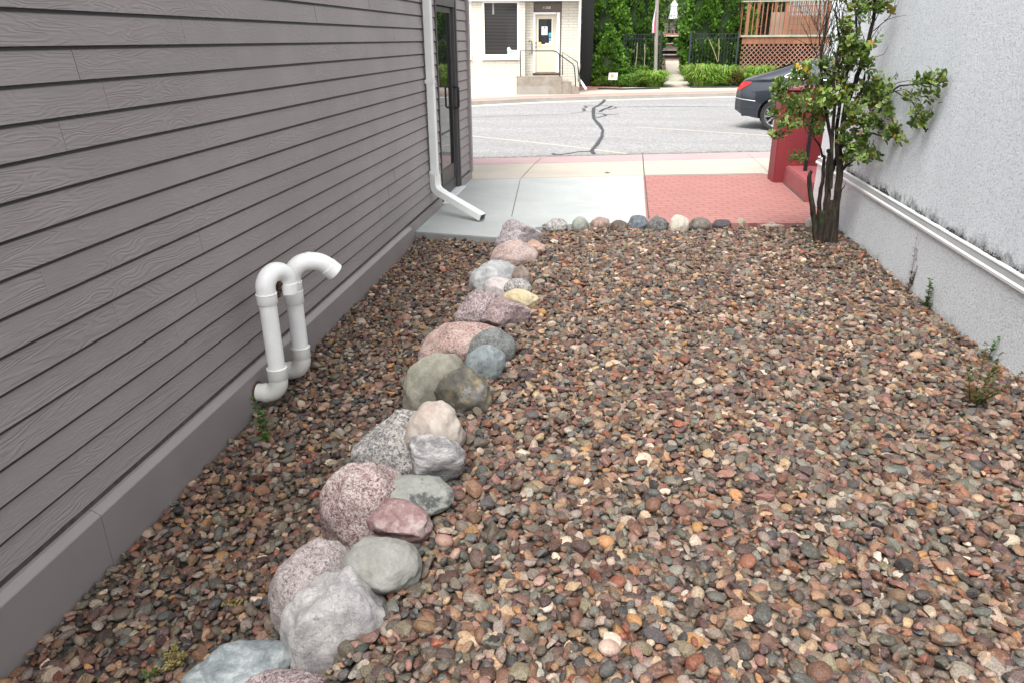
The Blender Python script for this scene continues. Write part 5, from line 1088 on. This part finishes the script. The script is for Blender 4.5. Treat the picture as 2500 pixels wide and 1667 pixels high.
# privacy trellis in the right bay, boarded screen behind
mb = MB(); xa, xb = DK(1927, 50, 37.2)[0], DK(2010, 50, 37.2)[0]
for i in range(9): x_ = xa+(xb-xa)*i/8; mb.box((x_-.02, 37.2, zdeck), (x_+.02, 37.23, zdeck+2.2))
for i in range(9): z_ = zdeck+.2+i*.25; mb.box((xa, 37.232, z_), (xb, 37.25, z_+.035))
obj('trellis', mb, MAT['cedar'], t)
obj('screen', MB().box((DK(1884, 50, 38)[0], 38.0, zdeck), (DK(1925, 50, 38)[0], 38.06, zdeck+1.0)), MAT['cedarg'], t)
obj('screen', MB().box((DK(1926, 50, 38.1)[0], 38.1, zdeck), (DK(2018, 50, 38.1)[0], 38.15, zdeck+.85)), MAT['cedarg'], t)
for px in (1850, 1892): x_ = DK(px, 50, 39.8)[0]; obj('roof_post', MB().box((x_-.07, 39.8, zdeck), (x_+.07, 39.94, zdeck+2.6)), MAT['cedar'], t)
# diagonal lattice: each batten clipped to the skirt rectangle
def lat(name, xa, xb, za, zb, stp, wd_):
    mb = MB(); Wd, Ht = xb-xa, zb-za
    for sgn, yy in ((1, 36.262), (-1, 36.276)):
        c0_ = -Ht if sgn > 0 else 0
        k = c0_
        while k < Wd+(0 if sgn > 0 else Ht):
            # line x = k + s*z (s=+1) or x = k - z
            P0 = []
            for z in (0, Ht): P0.append((k+sgn*z, z))
            (x0, z0), (x1, z1) = P0
            def clip(xt): return z0+(xt-x0)*sgn
            if x0 > x1: x0, z0, x1, z1 = x1, z1, x0, z0
            if x1 > 0 and x0 < Wd:
                sl_ = (z1-z0)/(x1-x0)
                if x0 < 0: z0 = z0+sl_*(0-x0); x0 = 0
                if x1 > Wd: z1 = z1+sl_*(Wd-x1); x1 = Wd
                if x1-x0 > .03:
                    h_ = wd_*.7; mb.add([(xa+x0, yy, za+z0-h_), (xa+x1, yy, za+z1-h_), (xa+x1, yy, za+z1+h_), (xa+x0, yy, za+z0+h_), (xa+x0, yy+.012, za+z0-h_), (xa+x1, yy+.012, za+z1-h_), (xa+x1, yy+.012, za+z1+h_), (xa+x0, yy+.012, za+z0+h_)],
                        [(0, 1, 2, 3), (7, 6, 5, 4), (0, 4, 5, 1), (1, 5, 6, 2), (2, 6, 7, 3), (3, 7, 4, 0)])
            k += stp
    return obj(name, mb, MAT['lath'], t)
xm = DK(1916, 110, 36.3)[0]; zl0, zl1 = .25, zdeck-.345
lat('lattice', X0, xm-.01, zl0, zl1, .205, .034); lat('lattice', xm+.01, X1, zl0, zl1, .205, .034)
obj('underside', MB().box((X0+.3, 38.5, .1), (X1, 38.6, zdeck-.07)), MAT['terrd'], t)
t = thing('clapboard_house', 'pale bluish clapboard house behind the right end of the deck', 'house', (8.5, 41, .5))
mb = MB(); xa = DK(1975, 30, 41)[0]
for i in range(52): z_ = .3+i*.115; mb.add([(xa, 40.6, z_), (xa+12, 40.6, z_), (xa+12, 40.62, z_+.12), (xa, 40.62, z_+.12), (xa, 46, z_), (xa, 46, z_+.12)], [(0, 1, 2, 3), (0, 3, 5, 4)])
obj('wall', mb, MAT['clap'], t); obj('body', MB().box((xa+.02, 40.63, .1), (xa+12, 47, 6.3)), MAT['clap'], t); obj('roof', MB().box((xa-.3, 40.2, 6.3), (xa+12.3, 47.4, 6.5)), MAT['trimdk'], t)
xp = DK(2022, 30, 36.7)[0]; obj('porch_wall', MB().box((xp, 36.8, .1), (xp+3.5, 40.59, 6.2)), MAT['clap'], t)
obj('window', MB().box((xa+.35, 40.57, 2.6), (xa+1.05, 40.60, 3.9)), MAT['blind'], t)

# ================================================================== flower beds
def blades(name, label, cat, x, y, r, h, n, cols, seed, kind=None, group=None, wd_=.026):
    rg = random.Random(seed); mb = MB()
    for i in range(n):
        a = rg.uniform(0, 6.28); q_ = rg.random()**.6*r*.45; px, py = x+q_*math.cos(a), y+q_*math.sin(a)*.7; z = max(landz(py), .1)+.0; L = h*rg.uniform(.4, 1.15); o = rg.uniform(.3, 1.15)*r; c = tuple(k*rg.uniform(.75, 1.3) for k in rg.choice(cols)); P_ = []
        for k in range(5): f = k/4; P_.append(Vector((px+math.cos(a)*o*f**1.5, py+math.sin(a)*o*f**1.5, z+L*(1.15*f-.72*f*f*f))))
        s_ = Vector((-math.sin(a), math.cos(a), 0)); V = []
        for k, p in enumerate(P_): w_ = wd_*(1-(k/4)**2*.95); V += [tuple(p+s_*w_), tuple(p-s_*w_)]
        mb.add(V, [(2*k, 2*k+1, 2*k+3, 2*k+2) for k in range(4)], 0, c)
    return tag(obj(name, mb, MAT['leaf2'], col=True, fix=False), label, cat, group, kind)
DLG = [(.20, .36, .04), (.15, .29, .035), (.26, .42, .07), (.11, .21, .03), (.32, .42, .09)]
ZL = lambda px, py: onZ(px, py, .13)
def day(label, px, py, r, h, seed, n=260): p = ZL(px, 211.5-(py < 200)*2.5-(py < 190)*3); h *= 1.3*(.72+.56*((seed*7)%5)/4); r *= .8; n = int(n*1.5); blades('daylily_clump', label, 'daylily', p[0], p[1], r, h, n, DLG, seed, group='daylily clumps in the flower beds')
day('daylily clump overhanging the left edge of the garden path', 1598, 205, .95, .85, 1, 420)
day('bright daylily clump at the right edge of the garden path', 1710, 201, .95, .90, 2, 420)
day('daylily clump in the middle of the right bed', 1735, 203, .85, .75, 3, 300)
day('daylily clump behind the silvery plant', 1762, 198, .95, .90, 4, 380)
day('daylily clump in front of the lattice', 1822, 196, 1.0, .95, 5, 420)
day('daylily clump at the back of the right bed near the lattice', 1852, 193, 1.0, 1.0, 6, 420)
day('wispy daylily clump behind, right of the path', 1682, 180, .6, .7, 7, 120)
day('daylily clump behind the trunk of the parked car', 1895, 196, .9, .8, 8, 260)
def bushy(name, label, cat, px, py, rx, ry, h, n, cols, seed, L=(.04, .09), kind=None, fl=None, nfl=0):
    p = ZL(px, py); rg = random.Random(seed); mb = MB()
    for i in range(n):
        a = rg.uniform(0, 6.28); q_ = rg.random()**.5; u = rg.random(); x = p[0]+math.cos(a)*q_*rx; y = p[1]+math.sin(a)*q_*ry; z = max(landz(y), .1)+.02+h*(u**.7)*(1-.75*q_**3)
        d_ = Vector((rg.gauss(0, 1), rg.gauss(0, 1), rg.gauss(.3, .7))); c = tuple(k*rg.uniform(.6, 1.4) for k in rg.choice(cols)); l = rg.uniform(*L); leafquad(mb, (x, y, z), d_, (0, 0, 1), l, l*.6, c)
    for i in range(nfl):
        a = rg.uniform(0, 6.28); q_ = rg.random()**.5; x = p[0]+math.cos(a)*q_*rx; y = p[1]+math.sin(a)*q_*ry; z = max(landz(y), .1)+h*(1-.6*q_**3)*rg.uniform(.6, 1.08); s_ = rg.uniform(.018, .04); c = rg.choice(fl)
        for k in range(5): b = k*1.257; leafquad(mb, (x, y, z), (math.cos(b), math.sin(b), .3), (0, 0, 1), s_, s_*.7, c)
    return tag(obj(name, mb, MAT['leaf2'], col=True, fix=False), label, cat, None, kind)
LG = [(.17, .34, .05), (.23, .40, .07), (.11, .24, .03), (.08, .16, .03)]
bushy('ground_cover', 'low leafy green planting filling the bed left of the path', 'plants', 1542, 210, 1.2, .6, .5, 6500, LG, 21, kind='stuff', fl=[(.7, .6, .05), (.6, .5, .1)], nfl=40)
bushy('flower_clump', 'yellow green flowering clump beside the white notice', 'flowers', 1470, 210, .5, .4, .42, 1700, [(.20, .28, .05), (.14, .24, .04), (.09, .17, .03)], 22, fl=[(.75, .62, .08)], nfl=60)
bushy('leafy_plant', 'leafy green clump at the middle of the left bed', 'plant', 1555, 207.5, .8, .5, .78, 2800, LG, 23)
bushy('red_flower_bush', 'small bush of red flowers beside the car boot', 'flowers', 1797, 211.5, .34, .22, .66, 700, [(.08, .12, .03), (.05, .09, .02)], 24, fl=[(.45, .03, .03), (.55, .06, .05), (.35, .02, .03)], nfl=260)
bushy('yellow_flower_plant', 'low yellow flowers in front of the silvery plant', 'flowers', 1766, 211, .22, .18, .26, 240, LG, 25, fl=[(.8, .65, .03)], nfl=60)
bushy('silvery_plant', 'upright silvery green plant in the right bed', 'plant', 1753, 210, .22, .18, .75, 500, [(.14, .20, .12), (.10, .16, .09), (.18, .24, .16)], 26)
bushy('low_plants', 'small green plants along the front of the right bed', 'plants', 1735, 211, 1.0, .3, .28, 1500, LG, 27, kind='stuff')
bushy('pink_flower_bush', 'pink flowering bush at the right end of the terrace', 'flowers', 1657, 160, .5, .4, 1.3, 900, [(.07, .12, .06), (.05, .09, .03)], 28, fl=[(.5, .2, .25)], nfl=60)
bushy('fern_clump', 'dark ferny plants left of the terrace steps', 'plant', 1622, 160, .5, .5, 1.2, 1000, [(.05, .10, .04), (.07, .13, .05)], 29)
bushy('hosta_plants', 'dark green plants at the foot of the left iron panel', 'plants', 1575, 190, 1.0, .5, .9, 1800, [(.06, .12, .03), (.04, .09, .02), (.09, .15, .04)], 30)
for i, (lb, P_) in enumerate((('black plastic edging along the left bed', [(1460, 217), (1520, 218.5), (1611, 216)]), ('black plastic edging along the right bed', [(1683, 205), (1685, 213.5), (1800, 213)]))):
    tag(obj('bed_edging', MB().tube([tuple(onZ(x, y, .13)) for x, y in P_], .035, 8), MAT['plastic']), lb, 'edging')
# small white garden notice with a flower print
a = onZ(1485, 211, .14); Yn = a[1]-.05; P4 = [onY(x, y, Yn) for x, y in ((1484.5, 196), (1506.5, 196), (1508.5, 178.5), (1487, 178.5))]
V = [tuple(p) for p in P4]; t = tag(obj('garden_notice', MB().add(V+[(x, y+.02, z) for x, y, z in V], [(0, 1, 2, 3), (7, 6, 5, 4), (0, 4, 5, 1), (1, 5, 6, 2), (2, 6, 7, 3), (3, 7, 4, 0)]), MAT['paper']), 'small white garden notice with a yellow flower print', 'sign')
c_ = (np.array(P4[0])+P4[2])/2; mb = MB(); rg = random.Random(2)
for k in range(7): b = k*.9; mb.lathe((c_[0]-.03+.055*math.cos(b), c_[1]-.006, c_[2]+.02+.05*math.sin(b)), [(.001, -.003), (.035, 0)], 8, (0, -1, 0))
obj('flower_print', mb, plain('flower_print_yellow', (.75, .60, .15), .6), t)
mb = MB(); [mb.tube([tuple(onY(x, 196, Yn+.01)), (onY(x, 196, Yn+.01)[0], Yn+.01, .1)], .008, 5) for x in (1487, 1505)]; obj('stake', mb, MAT['black'], t)

# ================================================================== dark grey sedan
HD = math.radians(-25); fx = Vector((math.cos(HD), math.sin(HD), 0)); fy = Vector((-math.sin(HD), math.cos(HD), 0))   # forward, away from the camera
wc = onZ(1890, 320, ZR); W0 = Vector((wc[0], wc[1], ZR))+fy*(.93-.10)      # rear axle centre
def cw(x, y, z): return tuple(W0+fx*x+fy*y+Vector((0, 0, z)))
car = thing('sedan', 'dark grey sedan partly hidden behind the red wall and shrub', 'car', (W0.x, W0.y, ZR))
I = lambda x, xs, ys: float(np.interp(x, xs, ys))
def smooth_i(x, xs, ys):
    s_ = 0
    for d_ in (-.12, -.06, 0, .06, .12): s_ += I(x+d_, xs, ys)
    return s_/5
def ztop(x): return smooth_i(x, [-1.05, -1.0, -.93, -.6, -.3, .3, .8, 1.3, 1.8, 2.2, 2.75, 3.2, 3.55, 3.72, 3.78], [.86, 1.06, 1.15, 1.24, 1.33, 1.535, 1.62, 1.655, 1.61, 1.46, 1.16, 1.06, .98, .84, .7])
def zbot(x): return smooth_i(x, [-1.05, -.95, -.5, .4, 2.3, 3.4, 3.78], [.46, .36, .27, .20, .20, .22, .34])
def hw(x): return smooth_i(x, [-1.05, -.98, -.8, -.4, 0, 1, 2.3, 3.1, 3.5, 3.7, 3.78], [.64, .78, .88, .935, .95, .955, .95, .90, .80, .62, .48])
def zsh(x): return min(ztop(x)-.04, smooth_i(x, [-1.05, -.9, 0, 1, 3, 3.7], [1.0, 1.11, 1.13, 1.09, 1.0, .78]))
def wtop(x): return smooth_i(x, [-1.05, -.5, .2, .8, 2.0, 2.6, 3.7], [.55, .68, .60, .58, .60, .70, .45])*min(1, hw(x)/.8)
def side(x, z):
    zs_, zt_, h_ = zsh(x), ztop(x), hw(x)
    if z <= zs_:
        f = (z-zbot(x))/(zs_-zbot(x)); return h_*(.93+.07*math.sin(math.pi*clampi(f*.9+.12, 0, 1)))-.012*(f > .85)*(f-.85)/.15
    f = (z-zs_)/max(.001, zt_-zs_); return (h_*.93)*(1-f)+wtop(x)*f+.05*math.sin(math.pi*f)*h_
NXc, WR = 150, .415; RW = [(0, .36), (2.75, .36)]
xs_c = np.linspace(-1.05, 3.78, NXc); rows = []
for x in xs_c:
    zb_, zs_, zt_ = zbot(x), zsh(x), ztop(x); R_ = [(0, zb_), (hw(x)*.8, zb_)]
    for k in range(16): z = zb_+.01+(zs_-zb_-.01)*k/15; R_.append((side(x, z), z))
    for k in range(1, 9): z = zs_+(zt_-zs_)*k/9; R_.append((side(x, z), z))
    R_ += [(wtop(x)*.93, zt_-.012*1), (wtop(x)*.6, zt_+.012), (0, zt_+.02)]; rows.append(R_)
mb = MB(); nr = len(rows[0]); V = []
for sgn in (-1, 1):
    for i, x in enumerate(xs_c):
        for (y, z) in rows[i]: V.append((x, sgn*y, z))
V = np.array(V); inside = np.zeros(len(V), bool)
for i, (x, y, z) in enumerate(V):
    for (wx, wz) in RW:
        d_ = math.hypot(x-wx, z-wz)
        if d_ < WR+.01 and abs(y) > .45: inside[i] = True
fs = []
for s_ in range(2):
    o_ = s_*NXc*nr
    for i in range(NXc-1):
        for j in range(nr-1):
            q4 = [o_+i*nr+j, o_+(i+1)*nr+j, o_+(i+1)*nr+j+1, o_+i*nr+j+1]
            if all(inside[k] for k in q4): continue
            fs.append(tuple(q4))
for i in np.where(inside)[0]:
    x, y, z = V[i]; wx, wz = min(RW, key=lambda q_: math.hypot(x-q_[0], z-q_[1])); d_ = math.hypot(x-wx, z-wz)+1e-6; V[i, 0] = wx+(x-wx)/d_*WR; V[i, 2] = max(wz+(z-wz)/d_*WR, .2)
mb.add([cw(*v) for v in V], fs)
for xe in (0, NXc-1): pass
for e_, s_ in ((0, 1), (NXc-1, -1)):
    ring_ = [cw(xs_c[e_], -y, z) for y, z in rows[e_]]+[cw(xs_c[e_], y, z) for y, z in rows[e_][::-1]]; mb.add(ring_, [tuple(range(len(ring_)))])
body = obj('body', mb, MAT['car'], car, smooth=50)
obj('wheel_housing', MB().obox(cw(-.42, -.70, .25), fx*.84, fy*1.4, (0, 0, .52)).obox(cw(2.33, -.70, .25), fx*.84, fy*1.4, (0, 0, .52)).obox(cw(-.85, -.76, .30), fx*4.3, fy*1.52, (0, 0, .2)), MAT['plastic'], car)
def wheel(x, s_):
    wh = obj('wheel', MB().lathe(cw(x, s_*.80, .36), [(.22, -.10), (.335, -.11), (.357, -.09), (.36, 0), (.357, .09), (.335, .11), (.248, .105), (.245, .0)], 40, fy*s_, cap=False), MAT['tyre'], car, smooth=True)
    c_ = cw(x, s_*.885, .36); ax = fy*s_
    obj('rim', MB().lathe(cw(x, s_*.80, .36), [(.22, .0), (.248, .10), (.258, .112), (.258, .10)], 36, ax, cap=False), MAT['rim'], wh, smooth=True)
    mb2 = MB()
    for k in range(10):
        q_ = k*2*math.pi/10+.2; d_ = fx*math.cos(q_)+Vector((0, 0, 1))*math.sin(q_); p_ = fx*-math.sin(q_)+Vector((0, 0, 1))*math.cos(q_); C_ = Vector(c_)
        V = [C_+d_*.05-p_*.022, C_+d_*.25-p_*.030, C_+d_*.25+p_*.004, C_+d_*.05+p_*.022]; mb2.add([tuple(v) for v in V]+[tuple(v-ax*.03) for v in V], [(0, 1, 2, 3), (7, 6, 5, 4), (0, 4, 5, 1), (1, 5, 6, 2), (2, 6, 7, 3), (3, 7, 4, 0)])
    mb2.lathe(c_, [(.07, -.02), (.06, .008), (.02, .012)], 16, ax); obj('spokes', mb2, MAT['rim'], wh, smooth=True)
    obj('brake_disc', MB().lathe(cw(x, s_*.80, .36), [(.02, .0), (.19, .0), (.19, .02), (.02, .02)], 24, ax), MAT['black'], wh)
for x in (0, 2.75):
    for s_ in (-1, 1): wheel(x, s_)
def patch(outline_fn, nm, mat, x0, x1, off, nx=14, nz=5, par=None):
    for s_ in (-1,):
        mb2 = MB(); V = []
        for i in range(nx+1):
            x = x0+(x1-x0)*i/nx; za, zb_ = outline_fn(x)
            for j in range(nz+1): z = za+(zb_-za)*j/nz; V.append(cw(x, s_*(side(x, z)+off), z))
        mb2.add(V, [(i*(nz+1)+j, (i+1)*(nz+1)+j, (i+1)*(nz+1)+j+1, i*(nz+1)+j+1) for i in range(nx) for j in range(nz)]); obj(nm, mb2, mat, par or car, smooth=True)
wt = lambda x: I(x, [.12, .2, .5, 1.0, 1.6, 2.05, 2.35], [1.25, 1.31, 1.45, 1.54, 1.55, 1.43, 1.22]); wb = lambda x: I(x, [.12, .3, 1.2, 2.35], [1.215, 1.19, 1.165, 1.15])
patch(lambda x: (wb(x), wt(x)), 'side_window', MAT['carglass'], .12, 2.35, .006, 30)
pts_ = [(x, wb(x)) for x in np.linspace(2.35, .14, 22)]+[(.10, 1.225), (.115, 1.26)]+[(x, wt(x)) for x in np.linspace(.16, 2.35, 24)]
obj('window_chrome', MB().tube([cw(x, -(side(x, z)+.010), z) for x, z in pts_], .012, 6), MAT['chrome'], car, smooth=True)
obj('bumper_chrome', MB().tube([cw(x, -(side(x, .70)+.008), .665-.09*(x+.5)) for x in np.linspace(-.50, -1.03, 10)]+[cw(-1.06, -.4, .72), cw(-1.06, 0, .72), cw(-1.06, .4, .72)], .011, 6), MAT['chrome'], car, smooth=True)
patch(lambda x: (I(x, [-1.04, -.9, -.66], [.88, .92, 1.07]), I(x, [-1.04, -.98, -.66], [1.02, 1.10, 1.10])), 'tail_light', MAT['red'], -1.04, -.66, .012, 10)
obj('bumper_line', MB().tube([cw(x, -(side(x, .50)+.004), .50) for x in np.linspace(-.50, -1.0, 10)], .010, 6), MAT['plastic'], car)
for xd in (.36, 1.38): obj('door_seam', MB().tube([cw(xd, -(side(xd, z)+.001), z) for z in np.linspace(.30, 1.12, 8)], .004, 4), MAT['black'], car)
obj('rear_window', MB().add([cw(x, y*wtop(x)*.84, ztop(x)+.028) for x in np.linspace(-.32, .62, 8) for y in (-1, 0, 1)], [(i*3+j, i*3+j+1, i*3+j+4, i*3+j+3) for i in range(7) for j in range(2)]), MAT['carglass'], car, smooth=True)
obj('windscreen', MB().add([cw(x, y*wtop(x)*.88, ztop(x)+.028) for x in np.linspace(1.95, 2.7, 8) for y in (-1, 0, 1)], [(i*3+j, i*3+j+1, i*3+j+4, i*3+j+3) for i in range(7) for j in range(2)]), MAT['carglass'], car, smooth=True)
# small litter on the pavement
p = onZ(1482, 424, .115); tag(obj('dry_leaf', MB().add([(p[0]-.05, p[1], .125), (p[0], p[1]-.02, .14), (p[0]+.06, p[1], .125), (p[0], p[1]+.03, .135)], [(0, 1, 2, 3)]), MAT['mud']), 'single dry brown leaf on the tan pavement', 'leaf')
